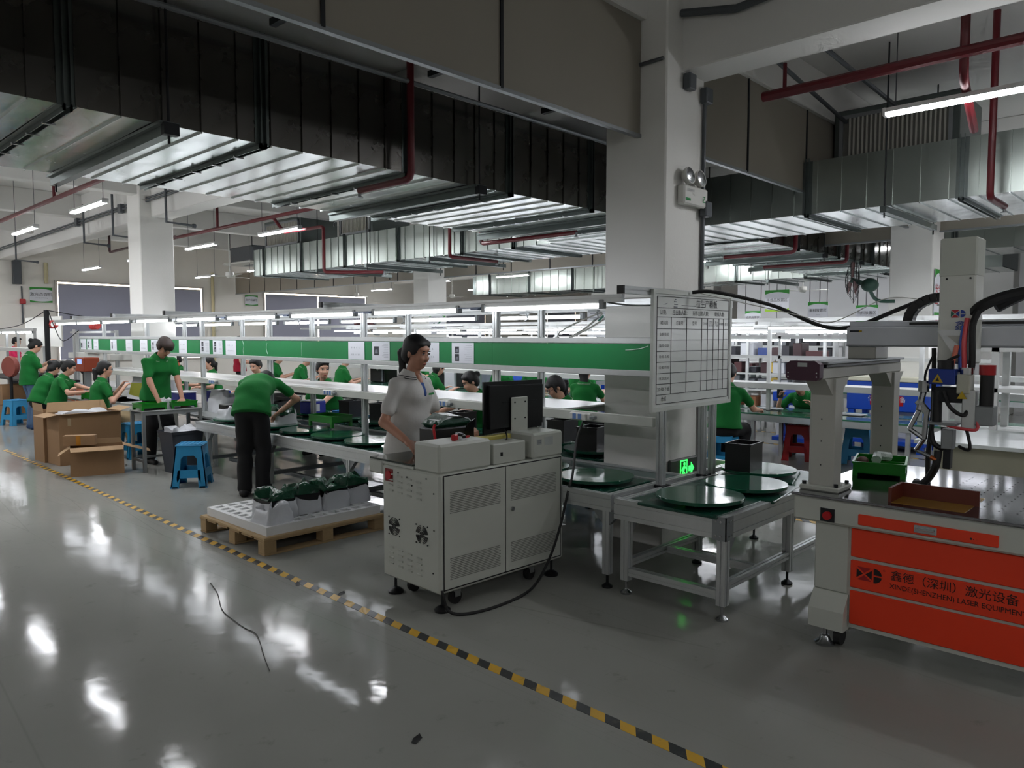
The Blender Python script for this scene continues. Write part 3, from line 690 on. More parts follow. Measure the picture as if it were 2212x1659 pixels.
MB().box(4.745,2.845,1.872,4.795,2.86,1.928).build('end_cap', blk, FR)
# board with rails
BD = thing('notice_board', 'long narrow green notice board with aluminium rails along the line', 'notice board', (4.43,0,0))
seg = [2.86, 4.43, 6.31, 8.20, 10.0, 11.9, 14.85]
for a, b in zip(seg[:-1], seg[1:]): MB().box(0, a+.001, 1.405, .012, b-.001, 1.592).build('panel', gboard, BD)
for z in (1.615, 1.385): MB().box(-.008, 2.86, z-.022, .03, 14.85, z+.022, .004).build('rail', alu, BD)
cr = mat('peeling_film', (196,220,204), .4)
for y, pts in ((2.90, [(0,.0,.172),(0,.06,.155),(0,.13,.146),(0,.19,.142)]), (8.75,[(0,0,.01),(0,.01,.07),(0,-.01,.12),(0,.02,.18)]), (8.16,[(0,0,.03),(0,.03,.09),(0,.01,.16)]), (7.41,[(0,0,.02),(0,.0,.17)])):
    o = MB().tube([(p[0]-.002,p[1],p[2]) for p in pts], .0035, 5, smooth=3).build('peeling_edge', cr, BD); o.location = (0,y,1.405)
# sheets of paper taped on the board
rows = [(14.5,14.8,0),(14.22,14.45,1),(13.89,14.12,2),(13.03,13.31,1),(12.36,12.63,2),(11.76,12.05,2),(11.35,11.62,1),(10.37,10.63,2),(9.68,9.95,3),(9.31,9.58,3),(8.94,9.22,2),(6.23,6.51,2),(5.82,6.10,4),(5.10,5.37,2),(4.65,4.93,5)]
papers_lab = ['grey sheet at the far left end of the green board','second grey sheet from the far end of the green board','pale sheet before a wide green gap at the far end','sheet with a photo column beside the second far post','plain sheet on the board above the seated woman','plain sheet just right of that on the far board','sheet with four small photos left of the standing man','sheet on the board right behind the standing man\'s hair','sheet with white tape marks right of the standing man','sheet with two stacked photos on the green board','plain sheet left of the long empty green stretch','sheet of handwritten notes right of the long green stretch','instruction sheet with one photo left of the woman in white','sheet half hidden behind the face of the woman in white','instruction sheet with two photos right of the woman in white']
rng = random.Random(3)
hw = mat('pencil', (150,152,158), .8)
for k, (a, b, st) in enumerate(rows):
    p = thing('paper_sheet', papers_lab[k], 'paper', (4.428, (a+b)/2, 1.41)); w = b-a
    MB().box(-.002,-w/2,0,0,w/2,.178).build('sheet', paper, p)
    m = MB()
    if st in (2,):
        for r_ in range(2):
            n = 4+r_*2
            for q in range(n):
                y0 = .30*w-(q)*.6*w/n
                m.box(-.0035,y0-.012,.12-r_*.07,-.002,y0-.002,.122-r_*.07).box(-.0035,y0-.008,.114-r_*.07,-.002,y0-.006,.128-r_*.07).box(-.0035,y0-.014,.112-r_*.07,-.002,y0-.004,.114-r_*.07)
        m.build('handwriting', hw, p)
    else:
        for q in range(9):
            y1 = -.05*w if st >= 3 else .3*w
            m.box(-.003, -.42*w, .155-q*.016, -.002, y1-rng.random()*.15*w, .157-q*.016)
        m.build('print_lines', print_g, p)
        ph = {0:[(.3,.03,.08)],1:[(.22,.09,.05),(.22,.03,.05)],3:[(.25,.10,.06),(.25,.03,.06)],4:[(.25,.05,.085)],5:[(.26,.085,.06),(.26,.018,.062)]}[st]
        for (yy, zz, s) in ph:
            f = MB().box(-.0035,yy*w-s*.45,zz,-.002,yy*w+s*.45,zz+s).build('photo', print_d, p)
            MB().prism([(yy*w-s*.28,zz+s*.2),(yy*w+s*.3,zz+s*.18),(yy*w+s*.2,zz+s*.62),(yy*w-s*.2,zz+s*.66)], 'x', -.0045, -.0035).build('photo_subject', print_g, f)
# shelf under the board
SH = thing('shelf', 'long white shelf with grey front beam below the green board', 'shelf', (0,0,0))
MB().box(4.455,3.68,1.075,5.10,9.0,1.09,.003).box(4.455,9.01,1.075,5.10,14.2,1.09,.003).build('shelf_board', mat('white_laminate',(214,216,214),.22,0,.03,4), SH)
MB().box(4.415,2.85,1.015,4.455,14.2,1.085,.004).build('front_beam', mat('beam_cream',(196,198,190),.45), SH)
MB().box(5.08,3.68,1.015,5.12,14.2,1.075,.004).build('rear_beam', mat('beam_cream',(196,198,190),.45), SH)
ob = mat('socket_blue', (92,124,176), .5)
for y, lab in ((3.46,'white power strip with a plug on the shelf beam near the column'), (5.03,'white power strip right of the woman in white'), (6.83,'white power strip in front of the seated man'), (8.02,'white power strip behind the bending worker'), (9.54,'white power strip left of the bending worker')):
    s = thing('power_strip', lab, 'power strip', (4.41,y,1.05))
    MB().box(-.035,-.10,-.028,0,.10,.028,.008).build('strip_body', wht, s)
    for q in range(3 if y > 4 else 2):
        so = MB().box(-.037,.05-q*.05-.016,-.02,-.035,.05-q*.05+.016,.02).build('socket', ob, s)
    MB().box(-.05,-.145,-.012,-.01,-.10,.012,.004).build('clamp', alu_d, s)
s = MB().box(-.055,-.07,-.028,-.03,-.03,.026,.006).build('plug', wht, None); s.location = (4.41,3.46,1.05)
tag(s, 'white plug in the power strip beside the column', 'plug')
# tube lamps under the rails
def tubelamp(loc, label, m=lamp_line, L=1.12, group='tube lamps on the line'):
    t = thing('tube_lamp', label, 'lamp', loc, 0, group)
    MB().box(-.009,-L/2,.016,.009,L/2,.024).build('housing', wht, t)
    MB().tube([(0,-L/2+.01,0),(0,L/2-.01,0)], .015, 8, cap=False).build('tube', m, t, True)
    for s in (-1, 1): MB().box(-.02,s*L/2-.02,-.02,.02,s*L/2+.02,.04,.004).build('lamp_end', alu_d, t)
    return t
tl = None
names = ('nearest the column','second from the column','third from the column','fourth from the column','fifth from the column','sixth from the column','seventh from the column','eighth from the column','ninth from the column')
for k, yc in enumerate((3.575, 4.985, 6.40, 7.81, 9.19, 10.55, 11.9, 13.1, 14.2)):
    lab = 'front tube lamp over the line, '+names[k]
    if tl is None: tl = tubelamp((4.05, yc, 1.848), lab)
    else: dup(tl, (4.05, yc, 1.848), 0, lab)
for k, yc in enumerate((4.92, 6.34, 7.75, 9.15, 10.5, 11.87, 13.1)):
    dup(tl, (5.55, yc, 1.825), 0, 'rear tube lamp over the line, '+names[k])
# plastic film sleeves between lamps, loose white cables on the rear rail
for k, yc in enumerate((4.28, 5.69, 7.1, 8.5)):
    tag(MB().box(4.02,yc-.13,1.86,4.08,yc+.13,1.868).box(4.02,yc-.10,1.848,4.08,yc-.02,1.86).build('wire_cover', mat('bluish_film',(150,164,196),.3)), 'bluish wire cover between the front tube lamps, %s from the column' % ('first','second','third','fourth')[k], 'cover')
tag(MB().tube([(5.5,3.95,1.86),(5.4,4.2,1.70),(5.35,4.36,1.63),(5.42,4.22,1.72),(5.5,4.1,1.86),(5.35,4.5,1.64),(5.62,3.95,1.52),(5.62,3.75,1.46)], .008, 6, smooth=5).build('white_cable', wht, smooth=True), 'tangled white cable hanging from the rail near the column', 'cable')
tag(MB().tube([(4.06,2.98,1.87),(4.15,2.86,1.85),(4.4,2.78,1.86),(4.6,2.8,1.90)], .006, 6, smooth=5).build('lamp_cable', alu_d, smooth=True), 'grey lamp cable at the near end of the overhead frame', 'cable')
for k,(yy,xx) in enumerate(((5.05,5.5),(7.0,5.5),(9.3,5.5),(4.15,5.45))):
    t_ = thing('tool_clip', 'small metal clip hanging from the rear rail, %s' % ('behind the woman in white','above the seated man','left of the seated man','near the white cable')[k], 'clip', (xx,yy,1.86))
    MB().box(-.02,-.05,0,.02,.05,.02).build('bar', alu_d, t_); MB().tube([(0,-.03,0),(.0,-.05,-.05),(0,0,-.07)], .008, 6).build('hook', alu_d, t_)
# -------- far part of the line (left): grey worktables with machines
LT = thing('assembly_line', 'grey worktables continuing the line at the far left behind the seated women', 'assembly line', (0,0,0))
for (ya, yb) in ((9.1,11.2),(11.25,13.35)):
    MB().box(4.2,ya,.60,5.7,yb,.63,.004).build('tabletop', mat('grey_laminate',(150,154,152),.3), LT)
    for y in (ya+.1, yb-.1):
        for x in (4.25, 5.65): prof(MB(), 'z', 0, .60, x, y, .045).build('leg', alu, LT)
    for x in (4.25, 5.65): prof(MB(), 'y', ya+.1, yb-.1, x, .18, .035).build('stretcher', alu_d, LT)

# ================================================================== corner table and whiteboard at the line end
CT = thing('corner_table', 'square aluminium transfer table with green top in the right foreground', 'table', (3.90,2.02,0))
L_, D_ = .70, .98   # along y, along x
prof(MB(), 'y', 0, L_+.08, .03, .545, .06, .13).build('front_rail', alu, CT)
prof(MB(), 'x', .06, D_+.9, .03, .545, .06, .13).build('side_rail', alu, CT)
prof(MB(), 'x', .06, D_+.9, L_+.05, .57, .05, .07).build('side_rail', alu, CT)
MB().box(-.004,-.004,.475,.085,.002,.612).box(-.004,-.004,.475,.002,.085,.612).build('corner_plate', alu_d, CT)
for z in (.50,.585):
    for q in (.03,.06): MB().cyl((-.008,q,z),(-.003,q,z),.007,8).cyl((q,-.008,z),(q,-.003,z),.007,8).build('bolt', steel, CT, True)
MB().box(.06,.06,.575,D_+.9,L_+.03,.598).build('table_lane', gbelt, CT)
for (x, y) in ((.03,.03),(.03,L_),(D_-.06,.03),(D_-.06,L_),(D_+.85,.03),(D_+.85,L_)):
    l = prof(MB(), 'z', .09, .48, x, y, .055).build('leg', alu, CT); foot(MB(), x, y).build('levelling_foot', steel if x < .1 else dark, l, True)
    MB().prism([(x+.027,.48),(x+.12,.48),(x+.027,.38)], 'y', y-.02, y+.02).build('gusset', alu_d, l)
prof(MB(), 'y', .06, L_-.03, .03, .15, .05).build('front_stretcher', alu, CT)
for y in (.03, L_): prof(MB(), 'x', .06, D_+.82, y, .20, .045).build('side_stretcher', alu, CT)
prof(MB(), 'y', .06, L_-.03, D_*.5, .20, .045).build('cross_stretcher', alu, CT)
for k,(x, y, lab) in enumerate(((4.17,2.34,'round green turntable at the near corner of the aluminium table'), (4.73,2.31,'bare round turntable in the middle of the corner table'), (5.32,2.50,'round turntable under the black case right of the column'))):
    dup(T0, (x, y, ZL), .15*k, lab)
dup(c0, (5.20,2.56,ZD), .08, 'square black case on the turntable right of the column')
sc_ = thing('feed_screw', 'pair of shiny feed screws at the back edge of the corner table', 'screw', (5.10,1.98,.60))
for q in range(2): MB().cyl((0,-.05+q*.1,.035),(.30,-.05+q*.1,.035),.012,10).build('shaft', steel, sc_, True); 
for q in range(2):
    for j in range(6): MB().ell((.03+j*.048,-.05+q*.1,.035),(.02,.028,.028),10,6).build('thread', steel, sc_, True)

WB = thing('whiteboard', 'white production board with a printed table of times by the column', 'whiteboard', (4.29,2.78,1.14))
W_, H_ = 1.085, .815
MB().box(0,-.006,0,W_,.006,H_).build('board', mat('board_white',(208,212,208),.22,0,.02), WB)
fr_ = mat('board_frame', (196,200,194), .4)
MB().box(-.006,-.012,-.006,W_+.006,.012,.022).box(-.006,-.012,H_-.022,W_+.006,.012,H_+.006).box(-.006,-.012,.022,.022,.012,H_-.022).box(W_-.022,-.012,.022,W_+.006,.012,H_-.022).build('frame', fr_, WB)
g = MB(); zf = lambda f: H_-.04-f*(H_-.085)
rowsz = [0,.105,.19,.30,.405,.51,.61,.715,.815,.915,1.0]
colx = [.045,.225,.43,.64,.725,.81,.895,.965,1.045]
ln = .0016
for i, f in enumerate(rowsz):
    g.box(colx[0],-.0085,zf(f)-ln,colx[-1],-.006,zf(f)+ln)
for i, x in enumerate(colx):
    z1 = zf(0) if i in (0, len(colx)-1) else zf(.19); z0 = zf(1.0) if i in (0, len(colx)-1) else zf(.915)
    g.box(x-ln,-.0085,z0,x+ln,-.006,z1)
g.box(.36,-.0085,zf(.075)-ln,.55,-.006,zf(.075)+ln)
g.build('printed_grid', ink, WB)
def wt(s, x, f, size): text('lettering', s, size, (x, -.0088, zf(f)), FY, ink, WB)
wt('拉生产看板', .71, .055, .062)
wt('日期:', .12, .148, .038); wt('应出勤人数:', .335, .148, .038); wt('实际出勤人数:', .62, .148, .038); wt('请假人数:', .90, .148, .036)
for s, x, sz in (('时间段',.135,.032),('订单号',.33,.032),('型号',.535,.032),('订单数',.683,.024),('实际\n生产数',.768,.022),('累计\n产量',.853,.022),('不良数',.931,.022),('备注',1.005,.024)): wt(s, x, .247, sz)
for s, f in (('8:00-10:00',.352),('10:00-12:00',.457),('13:45-15:45',.56),('15:45-17:45',.662),('18:30-20:30',.765),('20:30-下班',.865),('总结',.957)): wt(s, .135, f, .027 if f < .86 else .034)
MB().box(.255,-.0088,zf(.055)-.03,.30,-.006,zf(.055)-.024).box(.262,-.0088,zf(.055)-.012,.305,-.006,zf(.055)-.006).box(.258,-.0088,zf(.055)+.006,.29,-.006,zf(.055)+.012).box(.27,-.0088,zf(.055)+.02,.285,-.006,zf(.055)+.028).build('faded_logo', print_g, WB)
for x in (.86,): prof(MB(), 'z', -1.12+.58, .0, x, .015, .045).build('stand_post', alu, WB)
# ================================================================== grey test cabinet on feet
CB = thing('test_cabinet', 'light grey metal test cabinet on feet in the centre foreground', 'cabinet', (2.85,3.29,0), -.03)
Lx, Dy, Zb, Zt, Zd = 1.09, .57, .12, 1.012, .868
MB().box(0,0,Zb,Lx,Dy,Zd-.03,.012).build('body', shell, CB)
MB().box(0,.0,Zd-.031,.42,.245,Zt,.014).build('left_console', shell, CB)
MB().box(.79,.0,Zd-.031,Lx,.36,Zt-.005,.014).build('right_console', shell, CB)
MB().box(.42,.20,Zd-.031,.79,.26,Zt-.02,.005).build('rear_ledge', mat('yellowish_inner',(196,184,96),.6), CB)
MB().box(0,.247,Zd-.031,Lx*.72,.572,Zd-.012,.004).build('operator_deck', shell, CB)
MB().box(0,.572,Zd-.10,Lx*.72,.72,Zd-.012,.008).build('deck_overhang', shell, CB)
MB().box(.0,.255,Zd-.012,Lx*.71,.71,Zd,.003).build('deck_mat', mat('deck_glass',(34,44,36),.12), CB)
MB().box(.455,.02,Zd-.03,.745,.19,Zd+.10,.006).build('monitor_base', shell, CB)
MB().box(.515,.018,Zd+.02,.535,.0205,Zd+.045).build('base_socket', blk, CB)
# doors
for k, (xa, xb) in enumerate(((.035,.535),(.541,1.062))):
    d = MB().box(xa,-.004,.145,xb,.004,.822,.002).build('door', shell, CB)
    for (za, zb) in ((.60,.73),(.20,.33)):
        m = MB(); x = xa+.045
        while x < xb-.045:
            z = za; q = 0
            while z < zb:
                xx = x+(.004 if q % 2 else 0); m._a([(xx-.0024,-.0046,z-.0024),(xx+.0024,-.0046,z-.0024),(xx+.0024,-.0046,z+.0024),(xx-.0024,-.0046,z+.0024)], [(0,1,2,3)]); z += .0105; q += 1
            x += .0088
        tag(m.build('perforation', blk, d), kind='stuff')
    if k: MB().cyl((xa+.055,-.016,.545),(xa+.055,-.004,.545),.014,14).box(xa+.053,-.018,.536,xa+.057,-.016,.554).build('lock', steel, d, True)
m = MB().box(.028,-.0025,.138,1.069,-.0015,.145).box(.028,-.0025,.822,1.069,-.0015,.829).box(.028,-.0025,.145,.035,-.0015,.822).box(1.062,-.0025,.145,1.069,-.0015,.822).box(.535,-.0025,.145,.541,-.0015,.822).build('door_gap', blk, CB)
# side face: louvres, fan grilles, red button recess, screws
for (z0) in (.79, .325):
    for c in range(4):
        for r_ in range(4):
            y = .475-c*.095; z = z0-.012*c*.0-r_*.034-(.005*c)
            MB().prism([(-.0,z),(-.008,z-.002),(-.006,z-.011),(0,z-.012)], 'y', y-.022, y+.022).build('louvre', shell, CB)
for (yc) in (.445, .165):
    fz = .455; fn = thing('fan_grille', None, None, (-.001, yc, fz)); fn.parent = CB
    for r0 in (.018,.028,.037,.046,.055):
        m = MB()
        for a0 in range(4):
            pts = [(-.0015, r0*math.cos(a0*PI/2+.16+t*(PI/2-.32)/6), r0*math.sin(a0*PI/2+.16+t*(PI/2-.32)/6)) for t in range(7)]
            m.tube(pts, .0024, 4)
        m.build('ring_slot', blk, fn)
    MB().cyl((-.002,0,0),(0,0,0),.014,14).build('hub', blk, fn)
    for a in (PI/4,3*PI/4,5*PI/4,7*PI/4): MB().cyl((-.003,.078*math.cos(a),.078*math.sin(a)),(0,.078*math.cos(a),.078*math.sin(a)),.005,8).build('screw', dark, fn)

MB().box(-.003,.455,.735,.0,.535,.815).build('button_recess', mat('recess_red',(120,22,26),.5), CB)
MB().cyl((-.012,.495,.775),(0,.495,.775),.028,14).build('red_button', redpl, CB, True)
for (y, z) in ((.40,.80),(.31,.785),(.12,.80),(.26,.74),(.05,.72),(.05,.50),(.06,.24)): MB().cyl((-.003,y,z),(0,y,z),.005,8).build('screw', dark, CB)
for (x, y) in ((.06,.05),(.06,.52),(1.03,.05),(1.03,.52)):
    f = MB().cyl((x,y,.03),(x,y,.13),.009,8).build('foot_stem', dark, CB, True)
    MB().lathe([(.048,0),(.05,.014),(.03,.03),(.014,.038)], (x,y,0), 18).build('foot_pad', blk, f, True)
for (x, y) in ((.20,.10),(.16,.46),(.86,.10),(.90,.46)):
    w = MB().cyl((x,y-.014,.045),(x,y+.014,.045),.045,18).build('caster_wheel', blkr, CB, True); MB().box(x-.022,y-.03,.05,x+.022,y-.018,.12).box(x-.022,y+.018,.05,x+.022,y+.03,.12).box(x-.03,y-.035,.11,x+.03,y+.035,.122).build('caster_fork', steel, w)
MB().box(.83,-.0015,.93,.875,0,.965).build('maker_plate', mat('plate_grey',(150,154,152),.5), CB); MB().box(.905,-.0015,.92,.985,0,.975).build('rating_label', mat('label_grey',(168,172,170),.5), CB)
text('lettering','■■■\n■■■',.012,(.852,-.002,.948),FY,print_g,CB)
# monitor with stand plate on the cabinet
MN = thing('monitor', 'black monitor seen from behind on the grey cabinet', 'monitor', (3.44,3.50,.90), -.02)
MB().prism([(0,.095),(.565,.11),(.57,.44),(.0,.445)], 'y', .02, .035).build('screen', blk, MN)
MB().prism([(.03,.13),(.54,.14),(.54,.41),(.03,.42)], 'y', -.012, .02).build('back_shell', blk, MN)
MB().box(.14,-.016,.30,.48,-.012,.306).build('back_groove', dark, MN)
MB().box(.21,-.03,.0,.37,-.018,.335,.006).build('stand_plate', shell, MN)
for (x, z) in ((.24,.30),(.34,.30),(.24,.19),(.34,.19)): MB().cyl((x,-.034,z),(x,-.03,z),.006,8).build('bolt', dark, MN)
tag(MB().tube([(3.62,3.55,1.05),(3.58,3.45,1.0),(3.5,3.38,.96),(3.42,3.40,.93),(3.36,3.44,.94)], .006, 6, smooth=6).build('monitor_cable', blk, smooth=True), 'black cable hanging from the monitor', 'cable')
# battery with red clamp leads standing on the deck
BT = thing('battery', 'black battery with clear film and green top on the cabinet deck', 'battery', (3.295,3.72,Zd+.0), -.06)
MB().box(-.17,-.085,0,.17,.085,.185,.01).build('battery_case', blk, BT)
film = mat('clear_film', (190,206,198), .12, 0, .1, 20, bump=.6, bscale=26, trans=.55)
MB().box(-.155,-.08,.185,.155,.08,.235,.02).build('green_lid', mat('lid_green',(26,70,52),.3,0,.15,12,bump=.3,bscale=30), BT)
MB().poly([(-.15,-.085,.20),(-.05,-.09,.262),(.06,-.085,.25),(.165,-.08,.205),(-.155,.08,.205),(-.05,.085,.27),(.07,.085,.262),(.17,.085,.20)], [(0,1,5,4),(1,2,6,5),(2,3,7,6)]).build('film_wrap', film, BT)
MB().prism([(.08,.15),(.16,.17),(.165,.23),(.10,.20)], 'y', -.095, -.085).build('side_clip', blk, BT)
CL = thing('clamp_lead', 'red clamp lead curving from the deck onto the battery', 'cable', (3.10,3.58,Zd))
MB().tube([(-.03,-.03,.0),(-.035,-.02,.06),(-.015,.02,.14),(.03,.08,.20),(.10,.10,.215)], .009, 8, smooth=6).build('lead', redpl, CL, True)
MB().box(.09,.08,.205,.22,.11,.228,.006).build('clamp', redpl, CL); MB().box(.20,.083,.208,.235,.107,.224,.003).build('clamp_jaw', steel, CL)
CL2 = thing('clamp', 'small red and black clip lying on top of the cabinet', 'clamp', (3.10,3.40,Zt), .3)
MB().box(-.06,-.015,0,-.02,.015,.035,.004).build('red_grip', redpl, CL2); MB().tube([(-.02,0,.01),(.02,.02,.03),(.06,0,.02),(.04,-.02,.012)], .012, 7, smooth=4).build('black_body', blk, CL2, True); MB().box(.07,-.01,0,.13,.004,.012).build('red_tip', redpl, CL2); MB().box(.0,-.03,0,.05,-.012,.004).build('white_tag', paper, CL2)
# power cable from the shelf strip down past the cabinet to the floor
tag(MB().tube([(4.37,3.42,1.02),(4.22,3.36,.90),(4.02,3.235,.70),(3.93,3.20,.60),(3.85,3.20,.38),(3.74,3.19,.20),(3.60,3.18,.06),(3.44,3.16,.012),(3.15,3.14,.010),(2.95,3.19,.010),(2.885,3.255,.03),(2.862,3.275,.12),(2.862,3.285,.15)], .009, 7, smooth=6).build('power_cable', blkr, smooth=True), 'black power cable hanging from the shelf and lying under the grey cabinet', 'cable')

# ================================================================== laser machine on the right
LM = thing('laser_machine', 'grey and orange gantry laser welding machine at the right edge', 'machine', (3.95,0,0))
yF, yN, dx = 1.655, -.55, 1.30      # far end, near end (outside the frame), depth
MB().box(0,yN,.665,dx,yF,.798,.012).build('table_frame', shell, LM)
top = MB().box(-.01,yN,.798,dx+.01,yF+.01,.812,.003).build('table_plate', mat('polished_plate',(150,150,156),.10,1.0,.04,3), LM)
me = meshof(MB().cyl((0,0,0),(0,0,.0008),.0045,8), 'plate_hole', blk)
for i in range(13):
    for j in range(14): inst('plate_hole', me, top, (.22+i*.075, 1.05-j*.075, .8122))
# legs with slanted feet
for (yl) in (1.46, -.40):
    for (xl) in (.06, 1.04):
        l = MB().box(xl-.02,yl-.09,.30,xl+.16,yl+.09,.665,.008).build('leg', shell, LM)
        MB().prism([(xl-.02,.30),(xl-.085,.215),(xl-.085,.115),(xl+.16,.115),(xl+.16,.30)], 'y', yl-.09, yl+.09).build('leg_foot', shell, l)
        f = MB().cyl((xl-.0,yl+.03,.03),(xl,yl+.03,.12),.012,10).build('foot_stem', steel, l, True)
        MB().lathe([(.05,0),(.052,.012),(.034,.026),(.022,.05),(.012,.055)], (xl,yl+.03,0), 20).build('foot_cup', steel, f, True)
        MB().cyl((xl+.05,yl-.045,.05),(xl+.05,yl-.01,.05),.05,18).build('caster_wheel', blkr, l, True)
# orange side cover with grey frame bars
yo = 1.36
MB().box(.045,yN,.13,.055,yo+.03,.665).build('cover_frame', shell, LM)
for (za, zb) in ((.51,.66),(.348,.492),(.155,.332)):
    MB().box(.03,yN,za,.046,yo,zb,.004).build('orange_panel', orange, LM)
dr = MB().box(-.012,.705,.69,.002,1.315,.745,.003).build('drawer_front', orange, LM)
h = MB().box(-.018,.955,.70,-.011,1.055,.738,.003).build('handle_plate', steel, dr); MB().box(-.028,.965,.716,-.017,1.045,.728,.002).build('handle_bar', steel, h)
text('lettering','●▪▫',.014,(-.0125,.80,.712),FX,ink,dr)
MB().box(-.003,1.435,.678,.001,1.508,.748).build('stop_recess', dark, LM); MB().cyl((-.02,1.47,.712),(0,1.47,.712),.022,14).build('stop_button', redpl, LM, True)
# logo and lettering on the middle orange panel (reads along -y)
LX = .0285
lr = mat('logo_red', (150,16,22), .5); lk = mat('logo_black', (26,12,12), .5)
def tri(pts, m, nm='logo_piece'): MB().prism([(1.29-a, .432+b) for a, b in pts], 'x', LX, LX+.001).build(nm, m, LM)
s = .034
tri([(-s,s),(s,s),(0,.006)], lr); tri([(-s,-s),(s,-s),(0,-.006)], lr); tri([(-s-.003,s-.01),(-s-.003,-s+.01),(-.006,0)], lk); tri([(s+.003,s-.01),(s+.003,-s+.01),(.006,0)], lk)
for sg in (1, -1):
    pts = [(s+.012, .004*sg)]+[(s+.012+.038*math.sin(a), sg*(.004+.034*math.cos(a)) if a < 1.5 else .004*sg) for a in [i*PI/2/8 for i in range(9)]]
    tri(pts, lk)
text('lettering','®',.016,(LX-.001,1.29-.095,.468),FX,lr,LM)
text('lettering','鑫德（深圳）激光设备',.0545,(LX-.001,1.165,.450),FX,lk,LM,'LEFT')
text('lettering','XINDE(SHENZHEN) LASER EQUIPMENT',.036,(LX-.001,1.168,.398),FX,lk,LM,'LEFT',sx=.92)
# gantry posts on the table
pg = mat('post_grey', (178,178,170), .45, 0, .03)
for (xp, nm) in ((.195,0),(1.17,1)):
    b = MB().box(xp-.10,1.455,.812,xp+.10,1.665,.84,.006).build('post_base', shell, LM)
    for a in (-.08,.08):
        for c in (1.475,1.645): MB().cyl((xp+a,c,.84),(xp+a,c,.858),.011,6).build('bolt', dark, b)
    p = MB().prism([(xp-.062,1.495),(xp+.045,1.495),(xp+.062,1.515),(xp+.062,1.635),(xp-.045,1.635),(xp-.062,1.62)], 'z', .84, 1.42).build('gantry_post', pg, LM)
    for z in (.95,1.08,1.20): MB().cyl((xp-.064,1.565,z),(xp-.06,1.565,z),.004,8).build('screw', dark, p)
    for sg in (-1,1): MB().prism([(xp+sg*.062,1.33),(xp+sg*.17,1.42),(xp+sg*.062,1.42)], 'y', 1.51, 1.62).build('post_gusset', pg, p)
# axis beam along x on the posts, purple end cap
MB().box(.0,1.515,1.42,1.30,1.685,1.48,.006).build('axis_beam', pg, LM)
MB().box(.05,1.515,1.48,1.28,1.655,1.498,.003).build('axis_slot', blk, LM)
MB().box(.02,1.495,1.498,1.30,1.675,1.512,.004).build('axis_cover', alu_d, LM)
ec = MB().prism([(1.515,1.43),(1.53,1.415),(1.68,1.415),(1.695,1.43),(1.695,1.50),(1.67,1.518),(1.54,1.518),(1.515,1.50)], 'x', -.045, .005).build('end_cap', mat('purple_cap',(64,26,48),.35), LM)
MB().box(-.047,1.58,1.487,-.045,1.63,1.508).build('cap_label', mat('label_grey',(168,172,170),.5), ec)
for (y, z) in ((1.53,1.435),(1.53,1.455),(1.68,1.435),(1.68,1.455)): MB().cyl((-.048,y,z),(-.045,y,z),.004,8).build('screw', steel, ec)
# bridge along y
MB().box(.76,1.50,1.512,.98,1.66,1.585,.004).build('carriage', pg, LM)
br = MB().box(.74,-.5,1.585,.98,1.665,1.70,.006).build('bridge_beam', mat('bridge_grey',(206,210,216),.4,.0), LM)
MB().box(.79,-.5,1.70,.94,1.665,1.735,.004).build('bridge_top', mat('bridge_grey',(206,210,216),.4,.0), LM)
MB().box(.785,-.5,1.712,.789,1.33,1.726).build('bridge_slot', blk, LM)
MB().box(.736,-.5,1.588,.74,1.665,1.596).build('bridge_edge', alu_d, br)
MB().box(.737,1.575,1.67,.739,1.645,1.682).build('bridge_label', print_d, br); MB().box(.7368,1.575,1.670,.7372,1.592,1.682).build('label_yellow', mat('label_yellow',(196,166,30),.5), br)
# z column with logo and lettering
zc = MB().box(.56,.955,1.50,.735,1.125,2.16,.008).build('z_column', mat('z_grey',(212,214,206),.45), LM)
MB().box(.557,.952,1.96,.737,1.128,2.165,.008).build('z_hood', mat('z_hood_grey',(196,200,190),.45), zc)
for y in (.98,1.09): MB().cyl((.553,y,1.95),(.56,y,1.95),.005,8).build('screw', dark, zc)
lb = mat('logo_blue', (24,60,150), .5); lr2 = mat('logo_red2', (176,30,44), .5); lgn = mat('logo_green', (20,96,80), .5)
def zt(pts, m): MB().prism([(1.045-a, 1.765+b) for a, b in pts], 'x', .5575, .5585).build('logo_piece', m, zc)
q = .02
zt([(-q,q),(q,q),(0,.003)], lr2); zt([(-q,-q),(q,-q),(0,-.003)], lr2); zt([(-q,q-.004),(-q,-q+.004),(-.003,0)], lgn); zt([(q,q-.004),(q,-q+.004),(.003,0)], lb)
for sg in (1,-1): zt([(q+.006,.002*sg)]+[(q+.006+.022*math.sin(i*PI/16), sg*(.002+.018*math.cos(i*PI/16))) for i in range(8)]+[(q+.028,.002*sg)], lb)
text('lettering','鑫',.052,(.5575,1.02,1.70),FX,lb,zc); text('lettering','德',.052,(.5575,1.02,1.645),FX,lb,zc)
